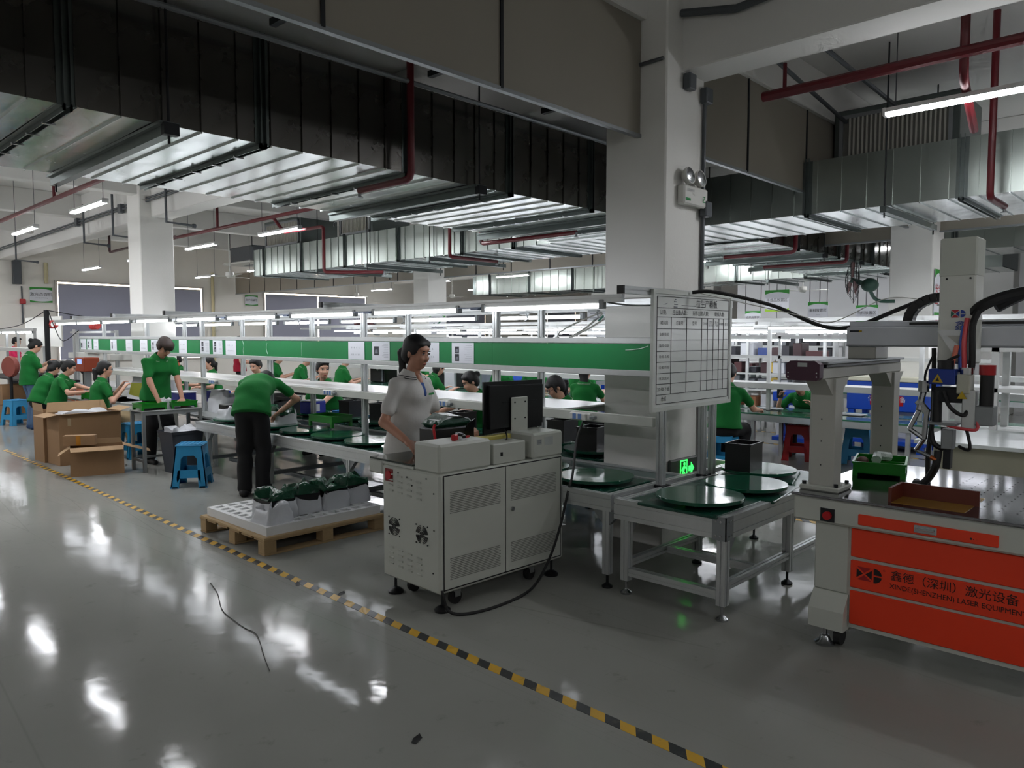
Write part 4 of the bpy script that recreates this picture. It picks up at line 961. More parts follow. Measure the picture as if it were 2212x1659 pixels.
# head assembly under the z column
MB().prism([(1.15,1.63),(.98,1.63),(.98,1.47),(1.05,1.47)], 'x', .54, .556).build('head_plate', alu, LM)
MB().prism([(1.10,1.60),(1.02,1.60),(1.02,1.53)], 'x', .536, .541).build('plate_cutout', pg, LM)
hb = MB().box(.43,1.03,1.345,.56,1.155,1.425,.004).build('laser_box', mat('laser_blue',(16,52,140),.4), LM)
MB().prism([(1.135,1.355),(1.085,1.355),(1.11,1.40)], 'x', .426, .430).build('warning_triangle', mat('label_yellow',(196,166,30),.5), hb); MB().prism([(1.120,1.362),(1.10,1.362),(1.11,1.382)], 'x', .425, .4265).build('warning_mark', blk, hb)
MB().cyl((.5,1.09,1.425),(.5,1.09,1.47),.04,12).build('connector', blk, hb, True)
MB().box(.44,.965,1.30,.54,1.025,1.40,.004).build('sensor_box', mat('sensor_cream',(186,186,170),.45), LM); MB().cyl((.49,.99,1.40),(.49,.99,1.435),.032,14).build('sensor_cap', steel, LM, True)
MB().prism([(1.02,1.275),(.975,1.275),(.9975,1.315)], 'x', .436, .44).build('warning_triangle', mat('label_yellow',(196,166,30),.5), LM)
MB().box(.45,.94,1.12,.53,1.0,1.32,.004).build('side_block', alu, LM); MB().box(.46,1.0,1.25,.54,1.13,1.33,.004).build('centre_block', dark, LM)
MB().box(.44,1.02,1.13,.56,1.16,1.145,.002).build('bracket', alu_d, LM); MB().cyl((.48,1.12,1.14),(.48,1.12,1.31),.024,12).build('fibre_plug', blk, LM, True)
MB().box(.45,1.035,1.005,.52,1.09,1.11,.004).build('nozzle_block', alu_d, LM); MB().box(.46,1.045,.90,.51,1.08,1.005,.003).build('nozzle_slide', dark, LM)
MB().cyl((.50,.90,1.24),(.50,.90,1.40),.032,14).build('camera_barrel', blk, LM, True); MB().cyl((.50,.90,1.40),(.50,.90,1.45),.038,14).build('camera_red_ring', redpl, LM, True); MB().box(.46,.86,1.14,.55,.95,1.24,.004).build('camera_block', alu_d, LM)
# slim robot-like wire feed arm left of the head
ar = MB()
for a, b, r_ in (((.49,1.19,1.30),(.49,1.19,1.36),.028),((.49,1.19,1.30),(.45,1.20,1.20),.016),((.45,1.20,1.20),(.44,1.24,1.10),.012),((.44,1.24,1.10),(.45,1.17,1.05),.012),((.45,1.17,1.05),(.46,1.21,.985),.012),((.46,1.21,.985),(.45,1.13,.955),.010),((.45,1.16,1.20),(.45,1.17,1.05),.014),((.47,1.21,1.25),(.46,1.16,1.19),.02)): ar.cyl(a,b,r_,8)
ar.build('wire_feed_arm', steel, LM, True); MB().cyl((.45,1.135,.957),(.45,1.105,.945),.012,10).build('copper_nozzle', mat('copper',(190,104,58),.3,.8), LM, True)
# cable chain arches and cables
cc = MB()
for i in range(15):
    a = PI*i/14; cc.at(Matrix.Translation((.85,1.19+.17*math.cos(a),1.735+.135*math.sin(a)))@Matrix.Rotation(a,4,'X')).box(0,-.026,-.022,.08,.026,.022,.006)
cc.at(None)
ch = cc.build('cable_chain', blk, LM)
MB().box(.855,1.10,1.735,.925,1.135,1.80,.004).build('chain_bracket', shell, LM)
for i in range(4): MB().cyl((.845,1.30-i*.05,1.80+.025*(i if i < 2 else 1)),(.85,1.30-i*.05,1.80+.025*(i if i < 2 else 1)),.006,8).build('chain_pin', steel, ch)
for pts, r_, m_, nm in (([(.62,.98,1.74),(.56,.93,1.80),(.60,.80,1.86),(.65,.6,1.88),(.7,.2,1.86)], .03, blkr, 'cable_hose'), ([(.76,.90,1.80),(.82,.75,1.88),(.85,.5,1.90),(.85,.1,1.88)], .03, blkr, 'cable_hose'),
                        ([(.56,.93,1.80),(.53,.955,1.70),(.52,.95,1.50),(.50,.965,1.42)], .016, blkr, 'cable'), ([(.545,.985,1.74),(.52,.99,1.62),(.515,.985,1.50),(.51,.98,1.36),(.50,.93,1.20)], .012, mat('pink_hose',(214,78,84),.4), 'red_hose'),
                        ([(.54,1.0,1.70),(.52,1.005,1.58),(.51,1.0,1.46)], .010, mat('blue_hose',(40,80,170),.4), 'blue_hose'), ([(.51,1.02,1.60),(.5,1.04,1.47),(.5,1.02,1.44)], .012, mat('orange_hose',(220,120,96),.4), 'orange_hose'),
                        ([(.5,1.09,1.47),(.48,1.05,1.52),(.52,1.0,1.55)], .008, blkr, 'cable'), ([(.44,1.06,1.36),(.42,1.02,1.28),(.44,.96,1.24),(.48,.95,1.30)], .010, blkr, 'cable'), ([(.48,1.12,1.14),(.46,1.10,1.08),(.48,1.06,1.05)], .014, blkr, 'cable'),
                        ([(.47,1.08,1.04),(.46,1.09,.95),(.55,1.16,.85),(.62,1.22,.825),(.70,1.24,.82)], .02, blkr, 'cable_hose'), ([(.48,.97,1.22),(.44,.93,1.10),(.46,.94,1.06),(.5,.99,1.07)], .008, blkr, 'cable'), ([(.49,.95,1.32),(.46,.90,1.18),(.44,.96,1.17),(.46,1.04,1.18)], .008, mat('pink_hose',(214,78,84),.4), 'red_hose'),
                        ([(.72,1.18,1.58),(.70,1.17,1.40),(.66,1.16,1.2),(.6,1.16,1.0),(.62,1.16,.82)], .013, blkr, 'cable'), ([(.56,1.14,1.55),(.53,1.17,1.44),(.52,1.16,1.36)], .006, blkr, 'cable')):
    MB().tube(pts, r_, 8, smooth=6).build(nm, m_, LM, True)
for o in LM.children:
    if o.name.split('.')[0] in ('head_plate','plate_cutout','laser_box','sensor_box','sensor_cap','warning_triangle','side_block','centre_block','bracket','fibre_plug','nozzle_block','nozzle_slide','camera_barrel','camera_red_ring','camera_block','wire_feed_arm','copper_nozzle'): o.location = (0,-.025,.05)
# hanging black cable and white wire between the whiteboard and the gantry
tag(MB().tube([(4.75,2.75,1.955),(4.85,2.62,1.955),(5.05,2.30,1.86),(5.05,2.05,1.75),(5.0,1.90,1.705),(4.95,1.75,1.70),(4.9,1.62,1.73),(4.88,1.45,1.80),(4.86,1.32,1.85)], .013, 8, smooth=7).build('hanging_cable', blkr, smooth=True), 'thick black cable sagging from the whiteboard to the laser gantry', 'cable')
tag(MB().tube([(4.8,2.72,1.95),(5.0,2.40,1.86),(5.05,2.12,1.79),(5.05,1.93,1.735),(5.0,1.78,1.77),(4.95,1.58,1.86),(4.9,1.45,1.88),(4.88,1.30,1.86)], .003, 6, smooth=7).build('hanging_wire', wht, smooth=True), 'thin white wire sagging beside the black cable', 'cable')
# green parts tray with bits, and the brown angle fence on the plate
gt = tray((4.86,1.50,.812), 'green parts tray on the laser machine table', .25, .36, .28, .07, .016)
tag(MB().tube([(4.78,1.50,.90),(4.86,1.52,.915),(4.93,1.47,.905)], .028, 8).build('film_scrap', mat('clear_scrap',(176,186,180),.2,0,.2,30,bump=.5,bscale=30)), 'crumpled clear film in the green tray on the laser table', 'film')
tag(MB().ell((4.95,1.52,.885),(.05,.04,.03)).build('red_part', mat('brick_red',(110,30,28),.6), smooth=True), 'dull red part in the green tray on the laser table', 'part')
tag(MB().ell((4.78,1.58,.885),(.05,.035,.028)).build('brown_part', mat('brown_part',(70,44,30),.6), smooth=True), 'brown part in the green tray on the laser table', 'part')
fx = thing('fixture', 'brown angle fence with an ochre plate on the laser machine table', 'fixture', (4.02,1.19,.812))
brn = mat('brown_bakelite', (96,40,26), .4)
MB().box(.0,-.33,0,.42,.0,.002).build('base_plate', mat('ochre_plate',(150,112,44),.25), fx)
MB().box(.19,-.35,0,.205,.01,.075).build('long_fence', brn, fx); MB().box(.0,-.005,0,.20,.01,.075).build('short_fence', brn, fx)

# ================================================================== fittings on the near column
el = thing('emergency_light', 'white twin-head emergency light on the near column', 'emergency light', (5.32,3.12,2.66))
MB().box(-.19,-.07,0,.17,0,.15,.012).build('lamp_box', wht, el)
for x in (-.12,.05):
    hd = MB().lathe([(.02,-.05),(.05,-.03),(.066,.0),(.068,.02)], n=18).build('lamp_head', wht, el, True); hd.location = (x,-.06,.22); hd.rotation_euler = (PI/2-.2,0,0)
    l2 = MB().lathe([(.062,.02),(.05,.026),(.0,.03)], n=18).build('lamp_lens', steel, hd, True)
    MB().cyl((x,-.05,.14),(x,-.05,.2),.014,8).build('lamp_neck', wht, el)
MB().box(-.17,-.072,.03,-.10,-.07,.05).build('green_mark', mat('sign_green',(20,140,70),.5), el); text('lettering','Z',.07,(.10,-.073,.06),FY,mat('sign_green',(20,140,70),.5),el); text('lettering','应急照明灯',.022,(-.10,-.073,.11),FY,print_g,el)
ex = thing('exit_sign', 'glowing green running man exit sign with arrow on the near column', 'exit sign', (5.04,3.115,.478), -.03)
ex.scale = (1.1,1,1.38)
MB().box(0,-.03,0,.36,.0,.145,.008).build('sign_box', mat('sign_case',(54,58,54),.5), ex)
gg = mat('exit_glow', (20,230,40), .5, emit=2.2); gg.node_tree.nodes['Principled BSDF'].inputs['Emission Color'].default_value = (.02,.9,.06,1)
b = MB()
b.box(.125,-.033,.015,.132,-.030,.135).box(.125,-.033,.128,.215,-.030,.135).box(.208,-.033,.015,.215,-.030,.135)
b.build('door_symbol', gg, ex)
b = MB().cyl((.178,-.033,.112),(.178,-.030,.112),.011,10).prism([(.155,.062),(.175,.066),(.186,.1),(.165,.098)], 'y', -.033, -.030).prism([(.175,.066),(.186,.062),(.198,.03),(.188,.026)], 'y', -.033, -.030).prism([(.155,.064),(.166,.06),(.155,.028),(.145,.034)], 'y', -.033, -.030).prism([(.165,.098),(.172,.09),(.148,.072),(.143,.08)], 'y', -.033, -.030).prism([(.184,.098),(.188,.088),(.204,.078),(.206,.088)], 'y', -.033, -.030).build('running_man', gg, ex)
MB().prism([(.235,.065),(.265,.065),(.265,.045),(.305,.08),(.265,.115),(.265,.095),(.235,.095)], 'y', -.033, -.030).build('arrow', gg, ex)
for (x_, y_, z_, lab) in ((5.24,3.10,3.6,'grey junction box at the top of the near column'), (5.50,3.10,3.55,'second grey junction box beside the beam end on the near column'), (5.50,3.09,2.66,'small grey switch box right of the emergency light')):
    tag(MB().box(x_-.05,y_-.05,z_-.06,x_+.05,y_+.015,z_+.06,.008).build('junction_box', cg), lab, 'junction box')
tag(MB().tube([(5.50,3.10,3.5),(5.50,3.10,.62)], .016, 8).build('conduit', cg, smooth=True), 'vertical conduit down the right edge of the near column', 'conduit')
tag(MB().box(5.535,3.13,.62,5.575,3.18,3.6).build('trunking', wht), 'white trunking on the far edge of the near column', 'conduit')
# ================================================================== pallet with bagged batteries
PL = thing('pallet', 'wooden pallet on the floor left of the grey cabinet', 'pallet', (2.73,5.14,0), .0)
for i, x in enumerate((0,.50,1.0)):
    for j, y in enumerate((0,.47,.98)): MB().box(x,y,.014,x+.10,y+.10,.105,.004).build('block', wood, PL)
for y in (0,.47,.98): MB().box(0,y,0,1.10,y+.10,.014,.002).build('bottom_board', wood, PL)
for y in (.0,.2,.4,.6,.8,.98): MB().box(0,y,.105,1.10,y+.12 if y > .9 else y+.16,.121,.002).build('top_board', wood, PL)
MB().box(0,0,.121,1.10,1.08,.137,.002).build('plywood_sheet', mat('plywood',(182,156,116),.8,0,.12,8,stretch=(1,5,1)), PL)
FO = thing('foam_slab', 'white foam slab with square pockets lying on the pallet', 'foam tray', (2.77,5.18,.137), .0)
fx_, fy_ = 1.05, 1.0
MB().box(0,0,0,fx_,fy_,.042).build('slab_base', foam, FO)
b = MB(); n1, n2 = 9, 9
for i in range(n1+1):
    x = i*(fx_-.04)/n1; b.box(x,0,.0422,x+.04,fy_,.068)
    if i < n1:
        for j in range(n2+1): y = j*(fy_-.04)/n2; b.box(x+.0402,y,.0422,x+(fx_-.04)/n1-.0002,y+.04,.068)
b.build('pocket_grid', foam, FO)
bagm = mat('white_bag', (196,198,202), .38, 0, .06, 5, bump=.30, bscale=9)
filmg = mat('green_film', (24,66,46), .14, 0, .25, 9, bump=.9, bscale=16)
def crumple(name, m, parent, w, d, h, z0, seed, taper=.08, amp=.018, top=True, open_=False):
    """soft bag: a box-like surface of rings pushed about by smooth noise"""
    r = random.Random(seed); ph = [r.random()*6.28 for _ in range(8)]
    N, R = 28, 7; v = []; f = []
    for j in range(R+1):
        t = j/R
        for i in range(N):
            a = 2*PI*i/N; c, s_ = math.cos(a), math.sin(a)
            e = .28
            x = math.copysign(abs(c)**e, c)*w/2; y = math.copysign(abs(s_)**e, s_)*d/2
            k = 1+taper*(1-t)+amp*2.2*math.sin(3*a+ph[0]+4*t)+amp*1.5*math.sin(5*a+ph[1]-6*t)+amp*math.sin(9*a+ph[2]+9*t)
            z = z0+h*t+(amp*1.6*math.sin(2*a+ph[3])+amp*math.sin(5*a+ph[4])+amp*.8*math.sin(7*a+ph[6]))*t*(1.0 if top else 1.6)
            v.append((x*k, y*k, z))
    for j in range(R):
        for i in range(N): f.append((j*N+i, j*N+(i+1)%N, (j+1)*N+(i+1)%N, (j+1)*N+i))
    if not open_:
        o = len(v)
        for q in (.66,.33):
            for i in range(N):
                p = v[R*N+i]; v.append((p[0]*q, p[1]*q, p[2]+amp*.9*math.sin(4*(2*PI*i/N)+ph[5]+q*5)))
        for i in range(N): f.append((R*N+i, R*N+(i+1)%N, o+(i+1)%N, o+i)); f.append((o+i, o+(i+1)%N, o+N+(i+1)%N, o+N+i))
        f.append(tuple(o+N+i for i in range(N)))
    f.append(tuple(range(N-1,-1,-1)))
    return MB().poly(v, f).build(name, m, parent, True, 80)
bl = ('bagged battery at the left end of the pallet','second bagged battery on the pallet','third bagged battery on the pallet','bagged battery on the pallet next to the grey cabinet')
for k, (x, y, rz) in enumerate(((2.985,5.44,.10),(3.255,5.50,-.05),(3.50,5.47,.06),(3.76,5.53,-.10))):
    g = thing('bagged_battery', bl[k], 'battery', (x,y,.205), rz, 'batteries in white bags on the pallet')
    crumple('white_bag', bagm, g, .245, .27, .135, 0, 11+k, .10, .013, True, True)
    MB().box(-.115,-.125,.01,.115,.125,.165,.01).build('battery_case', blk, g)
    o = crumple('green_film', filmg, g, .235, .26, .045, .158, 31+k, .0, .016)
    if k == 0: 
        o2 = crumple('bag_skirt', bagm, g, .20, .20, .12, .0, 51, .28, .016); o2.location = (-.08,-.09,0)

# ================================================================== plastic stools
def stool_mesh(m, h=.47):
    b = MB(); ht, hb = .135, .185
    half = lambda z: hb+(ht-hb)*z/h
    def panel(us, zs, M):
        # polygon (fractions of half width, z) in the tilted side plane, given thickness
        vs = []; 
        for off in (0, .012):
            for u, z in zip(us, zs): vs.append((u, -half(z)+off, z))
        n = len(us); fs = [tuple(range(n)), tuple(range(2*n-1, n-1, -1))]+[(i, n+i, n+(i+1)%n, (i+1)%n) for i in range(n)]
        b.at(M)._a(vs, fs); b.at(None)
    for q in range(4):
        M = Matrix.Rotation(q*PI/2, 4, 'Z')
        H = lambda z: half(z)
        panel([-H(.35), H(.35), H(h), -H(h)], [.35,.35,h,h], M)
        for sg in (-1, 1):
            panel([sg*H(0), sg*(H(0)-.085), sg*(H(.12)-.078), sg*(H(.35)-.068), sg*H(.35)], [0,0,.12,.35,.35], M)
            panel([sg*(H(.34)-.066), sg*(H(.34)-.10), sg*(H(.35)-.066)], [.352,.352,.315], M)
        panel([-(H(.11)-.05), H(.11)-.05, H(.20)-.05, -(H(.20)-.05)], [.11,.11,.195,.195], M)
        panel([-(H(.11)-.05), -(H(.11)-.085), -(H(.05)-.06)], [.118,.118,.06], M); panel([(H(.11)-.05), (H(.11)-.085), (H(.05)-.06)], [.118,.118,.06], M)
        for sg in (-1,1): panel([sg*H(0)*1.03, sg*(H(0)-.075), sg*(H(0)-.072), sg*H(0)*1.02], [0,0,.018,.018], M)
    b.box(-ht-.008,-ht-.008,h-.025,ht+.008,ht+.008,h,.012)
    return b
def stool(loc, rz, label, m=blue_s):
    s = thing('plastic_stool', label, 'stool', loc, rz, 'moulded plastic stools')
    stool_mesh(m).build('stool_shell', m, s)
    b = MB()
    for i in range(6):
        for j in range(6): b.box(-.115+i*.042,-.115+j*.042,.47,-.095+i*.042,-.095+j*.042,.4725)
    b.build('seat_dimples', m, s)
    return s
s0 = stool((3.53,8.22,0), -.62, 'bright blue plastic stool standing alone on the floor left of the bending worker')
for x, y, rz, lab in ((3.85,10.72,.1,'blue stool half hidden behind the steel table with green trays'), (3.75,11.75,.2,'blue stool under the seated woman holding the olive sheet'), (3.72,16.2,.3,'blue stool at the far left beside the woman in jeans'),
                      (3.85,13.65,.1,'blue stool top showing above the big cardboard box'), (8.45,4.42,.2,'blue stool under the man seen from behind right of the column'), (10.1,3.40,.2,'blue stool standing by the second line at right'),
                      (6.30,4.9,.1,'blue stool under the woman with glasses'), (6.28,6.15,.1,'blue stool under the woman behind the monitor'), (6.45,9.5,.2,'blue stool under the seated man at the line')):
    dup(s0, (x,y,0), rz, lab)
stool((9.85,4.08,0), .3, 'red stool under the woman at the second line', redpl)
# stack of blue crates behind the line
for k, (x, y, z, lab) in enumerate(((6.75,4.35,0,'blue crate on the floor right of the woman with glasses'), (6.75,4.35,.3,'blue crate on top of the other by the column'), (5.52,7.42,.598,'light blue tub behind the seated man\'s black cases'), (5.52,8.2,.598,'light blue tub left of the seated man'))):
    c = thing('crate', lab, 'crate', (x,y,z))
    w, d, hh = (.36,.28,.28) if k < 2 else (.24,.2,.09)
    bl_ = mat('crate_blue',(30,128,200),.4)
    MB().box(-w/2,-d/2,0,w/2,d/2,.01).box(-w/2,-d/2,.01,-w/2+.012,d/2,hh).box(w/2-.012,-d/2,.01,w/2,d/2,hh).box(-w/2+.012,-d/2,.01,w/2-.012,-d/2+.012,hh).box(-w/2+.012,d/2-.012,.01,w/2-.012,d/2,hh).build('shell', bl_, c)
    MB().box(-w/2-.01,-d/2-.01,hh-.03,w/2+.01,-d/2,hh).box(-w/2-.01,d/2,hh-.03,w/2+.01,d/2+.01,hh).box(-w/2-.01,-d/2,hh-.03,-w/2,d/2,hh).box(w/2,-d/2,hh-.03,w/2+.01,d/2,hh).build('rim', bl_, c)

# ================================================================== cardboard boxes, steel table, bin
def carton(loc, rz, w, d, h, label, flaps=(), tape=None):
    c = thing('cardboard_box', label, 'box', loc, rz)
    t = .006
    MB().box(0,0,0,w,d,t).box(0,0,t,w,t,h).box(0,d-t,t,w,d,h).box(0,t,t,t,d-t,h).box(w-t,t,t,w,d-t,h).build('box_body', card, c)
    for side, ln_, ang in flaps:
        # a flap hinged on a top edge, ang measured from straight up, leaning outward
        dz, do = ln_*math.cos(ang), ln_*math.sin(ang)
        if side == 'front': pts = [(0,0,h),(w,0,h),(w-.01,-do,h+dz),(.01,-do,h+dz)]; nn = Vector((0,-dz,-do)).normalized()*t if ang else Vector((0,t,0))
        if side == 'back': pts = [(0,d,h),(w,d,h),(w-.03,d+do,h+dz),(.03,d+do,h+dz)]; nn = Vector((0,t,0))
        if side == 'left': pts = [(0,0,h),(0,d,h),(-do,d-.01,h+dz),(-do,.01,h+dz)]; nn = Vector((t,0,0))
        if side == 'right': pts = [(w,0,h),(w,d,h),(w+do,d-.01,h+dz),(w+do,.01,h+dz)]; nn = Vector((t,0,0))
        vs = [Vector(p) for p in pts]+[Vector(p)+nn for p in pts]
        MB().poly(vs, [(0,1,2,3),(7,6,5,4),(0,4,5,1),(1,5,6,2),(2,6,7,3),(3,7,4,0)]).build('flap', card_i, c)
    return c
cA = carton((2.895,10.62,0), .06, .75, .42, .655, 'large open cardboard box with raised flap beside the striped tape', [('back',.13,.35),('left',.16,1.75),('front',.05,1.5),('right',.14,1.3)])
crumple('box_liner', bagm, cA, .6, .3, .05, .60, 5).location = (.37,.2,0)
MB().box(.10,-.002,.50,.14,0,.60).build('tape_patch', mat('packing_tape',(170,150,120),.2), cA)
carton((2.835,11.05,0), .02, .55, .42, .665, 'tall cardboard box standing behind the large open one', [('left',.1,.1)])
cC = carton((2.745,9.70,0), -.30, .56, .30, .34, 'small open cardboard box in front with folded flaps', [('front',.11,1.9),('left',.15,2.2),('back',.06,.1),('right',.30,1.9)])
cD = carton((2.74,9.93,.345), -.55, .34, .12, .115, 'flat cardboard carton with amber tape resting on the small open box')
MB().box(0,0,.113,.34,.12,.117).build('lid', card, cD); MB().box(.14,-.001,0,.19,0,.118).build('amber_tape', mat('amber_tape',(176,116,30),.3), cD)
carton((3.75,16.9,0), .2, .5, .5, .30, 'cardboard box on the floor at the far left edge', [('front',.1,1.2)])
carton((3.95,18.2,0), .1, .6, .6, .62, 'brown carton standing at the far left under the dark table')
ST = thing('steel_table', 'small steel table carrying two green trays before the standing man', 'table', (3.44,9.36,0), .0)
stl = mat('brushed_steel', (150,152,150), .34, .6, .05, 12)
MB().box(0,0,.725,.73,.40,.745,.004).build('tabletop', stl, ST)
for x in (.02,.71):
    for y in (.02,.38): MB().box(x-.018,y-.018,0,x+.018,y+.018,.725).build('leg', stl, ST)
for y in (.02,.38): MB().box(.04,y-.012,.69,.69,y+.012,.725).build('apron', stl, ST)
for x in (.02,.71): MB().box(x-.012,.04,.12,x+.012,.36,.15).build('stretcher', stl, ST)
MB().box(.04,.368,.12,.69,.392,.15).build('stretcher', stl, ST)
tray((3.60,9.55,.745), 'left green tray on the steel table', .05, .30, .26, .06, .025)
tray((3.98,9.58,.745), 'right green tray on the steel table', .05, .32, .26, .06, .025)
g_ = thing('white_bag', 'crumpled white bag between the green trays', 'bag', (3.80,9.60,.745)); crumple('bag', bagm, g_, .10, .18, .09, 0, 8, .1, .02)
BN = thing('waste_bin', 'dark grey waste bin with a white liner under the steel table', 'bin', (3.82,9.18,0), .1)
bn = mat('bin_grey', (62,66,74), .45)
def frust(b, w0, d0, w1, d1, z0, z1):
    return b.poly([(-w0,-d0,z0),(w0,-d0,z0),(w0,d0,z0),(-w0,d0,z0),(-w1,-d1,z1),(w1,-d1,z1),(w1,d1,z1),(-w1,d1,z1)], [(0,3,2,1),(0,1,5,4),(1,2,6,5),(2,3,7,6),(3,0,4,7)])
frust(MB(), .15,.12,.20,.16,0,.50).build('bin_body', bn, BN); frust(MB(), .205,.165,.215,.175,.47,.505).build('bin_rim', bn, BN)
crumple('bin_liner', bagm, BN, .33, .26, .08, .44, 15, .0, .014)
# white bags with black cases on the front lane
for k, (x, y, lab) in enumerate(((4.22,8.66,'white bag under a black lid on the turntable left of the bending worker'), (4.33,7.72,'white bag with green film right of the bending worker'))):
    g_ = thing('bagged_battery', lab, 'battery', (x,y,ZD), .2*k)
    crumple('white_bag', bagm, g_, .25, .25, .11, 0, 71+k, .18, .016, True, False)
    if k == 0: MB().box(-.12,-.10,.105,.12,.10,.165,.008).build('black_case', blk, g_)
    else:
        o = crumple('green_film', filmg, g_, .22, .22, .07, .10, 81, .1, .02)
tag(MB().box(4.30,7.05,ZD+.004,4.33,7.30,ZD+.02).build('black_bar', blk), 'thin black bar lying on the line beside the white bag', 'tool')
g_ = thing('white_bag', 'large pale plastic bag on the line right of the standing man', 'bag', (4.75,9.75,.63)); crumple('bag', bagm, g_, .42, .40, .24, 0, 61, .3, .022)
o = thing('white_bag', 'big white sack leaning beyond the left column by the orange gloves', 'bag', (4.9,12.75,.63)); crumple('bag', bagm, o, .5, .45, .42, 0, 62, .4, .02)

# ================================================================== far left work area
tk = thing('side_table', 'small grey worktable with a green tray before the two seated women', 'table', (3.95,12.3,0))
MB().box(0,0,.60,.75,1.9,.63,.004).build('tabletop', mat('grey_laminate',(150,154,152),.3), tk)
for x in (.03,.72):
    for y in (.04,1.86): MB().box(x-.02,y-.02,0,x+.02,y+.02,.60).build('leg', stl, tk)
tray((4.12,13.05,.63), 'green tray in front of the seated woman at the left', PI/2, .5, .32, .10, .02)
tag(MB().box(4.0,12.5,.63,4.2,12.62,.642).build('white_strip', paper), 'white strip on the grey worktable', 'strip')
tag(MB().box(4.0,12.85,.74,4.35,13.3,.755).build('dark_sheet', blk), 'black sheet lying across the green tray at left', 'sheet')
# tall dark cable post and tube-lit bench at the left edge
po = thing('cable_post', 'dark cable-wrapped post standing at the far left', 'post', (4.2,15.9,0))
MB().cyl((0,0,0),(0,0,2.12),.045,10).build('post', dark, po, True)
for k in range(1): MB().tube([(.03,-.03,2.1),(.1,-.1-k*.1,1.8-k*.1),(.15,-.4,1.55-k*.05),(.3,-.8,1.75)], .007, 6, smooth=4).build('loose_cable', dark, po, True)
MB().tube([(0,0,2.12),(-.1,1.5,1.85),(-.2,4,1.75)], .008, 6, smooth=5).build('slack_wire', dark, po, True); MB().tube([(0,0,2.12),(.6,-.6,1.98),(1.2,-.9,1.92)], .008, 6, smooth=5).build('slack_wire', dark, po, True)
rc = mat('coil_red', (226,86,84), .4)
def coil(loc, label, m, n=6, r=.06, pitch=.035, axis='z'):
    pts = []
    for i in range(n*10+1):
        a = i*2*PI/10; pts.append((r*math.cos(a), r*math.sin(a), -pitch*i/10) if axis == 'z' else (r*math.cos(a), pitch*i/10, r*math.sin(a)))
    o = MB().tube(pts, .010, 6).build('coil_hose', m, smooth=True); o.location = loc; return tag(o, label, 'hose')
coil((4.3,15.8,1.86), 'red coiled air hose by the dark post', rc, 6, .07, .04, 'y')
coil((5.2,16.3,1.84), 'red coiled air hose under the far tube lamps', rc, 7, .06, .05, 'y')
coil((4.45,11.35,1.08), 'pink coiled hose right of the woman with the olive sheet', mat('coil_pink',(230,80,130),.4), 7, .045, .045)
coil((4.75,12.2,1.35), 'orange coiled hose behind the line by the left column', mat('coil_orange',(224,110,70),.4), 6, .06, .05)
WL = thing('welding_station', 'white welding station with orange panels behind the seated women at left', 'machine', (5.0,15.2,0))
MB().box(0,0,.0,1.1,2.6,.62,.01).build('base', wht, WL); MB().box(-.02,.1,.30,0,1.2,.58).build('orange_front', mat('salmon_panel',(206,120,92),.5), WL); MB().box(-.02,1.35,.30,0,2.5,.58).build('orange_front', mat('salmon_panel',(206,120,92),.5), WL)
MB().box(-.05,0,.62,1.15,2.6,.66,.004).build('worktop', alu, WL)
for y in (.1,2.4): prof(MB(), 'z', .66, 1.75, .2, y, .06).build('post', alu, WL)
MB().box(.05,.0,1.18,.45,2.5,1.30,.008).build('gantry', wht, WL); MB().box(.0,.6,1.30,.4,1.3,1.62,.01).build('head_cover', wht, WL); MB().box(.35,.5,1.36,.45,1.0,1.56,.01).build('head_dark', dark, WL)
for k, y in enumerate((.35,1.0,1.7,2.2)): MB().cyl((.1,y,.66),(.1,y,.9),.03,8).cyl((.1,y,.9),(.02,y,1.02),.05,8).box(-.02,y-.07,1.0,.1,y+.07,1.12,.01).build('clamp_head', (dark, alu_d, blk, alu)[k], WL)
MB().box(.1,.1,1.70,.2,2.5,1.74).build('lamp_rail', alu, WL)
ob_ = thing('control_box', 'orange control box with a small screen on the line at left', 'control box', (4.75,15.55,.98), .15)
MB().box(-.14,-.18,0,.14,.18,.26,.012).build('box_body', mat('rust_orange',(150,62,34),.5), ob_); scg = mat('screen_glow',(130,150,220),.4,emit=.8); MB().box(-.143,-.09,.14,-.14,.07,.23).build('screen', scg, ob_); MB().box(-.05,-.05,-.36,.05,.05,0).build('stand', alu_d, ob_)
lb_ = thing('lit_bench', 'tube-lit white bench with shelves at the far left edge', 'workbench', (4.25,17.0,0))
MB().box(0,0,.70,.8,4.5,.74,.004).build('worktop', dark, lb_)
for y in (.1,2.2,4.3):
    for x in (.05,.75): prof(MB(), 'z', 0, 1.78, x, y, .045).build('post', alu, lb_)
MB().box(.0,0,1.32,.06,4.5,1.40,.004).build('shelf_beam', alu, lb_); MB().box(.0,0,1.74,.06,4.5,1.80,.004).build('lamp_beam', alu, lb_)
MB().box(.55,.2,1.42,.58,2.8,2.05,.004).build('back_board', wht, lb_)
for y in (.7,1.9,3.1): dup(tl, (4.28, 17.0+y, 1.715), 0, 'tube lamp on the far left bench, %s' % {.7:'nearest the post',1.9:'middle one',3.1:'farthest one'}[y], group='tube lamps on the left bench')
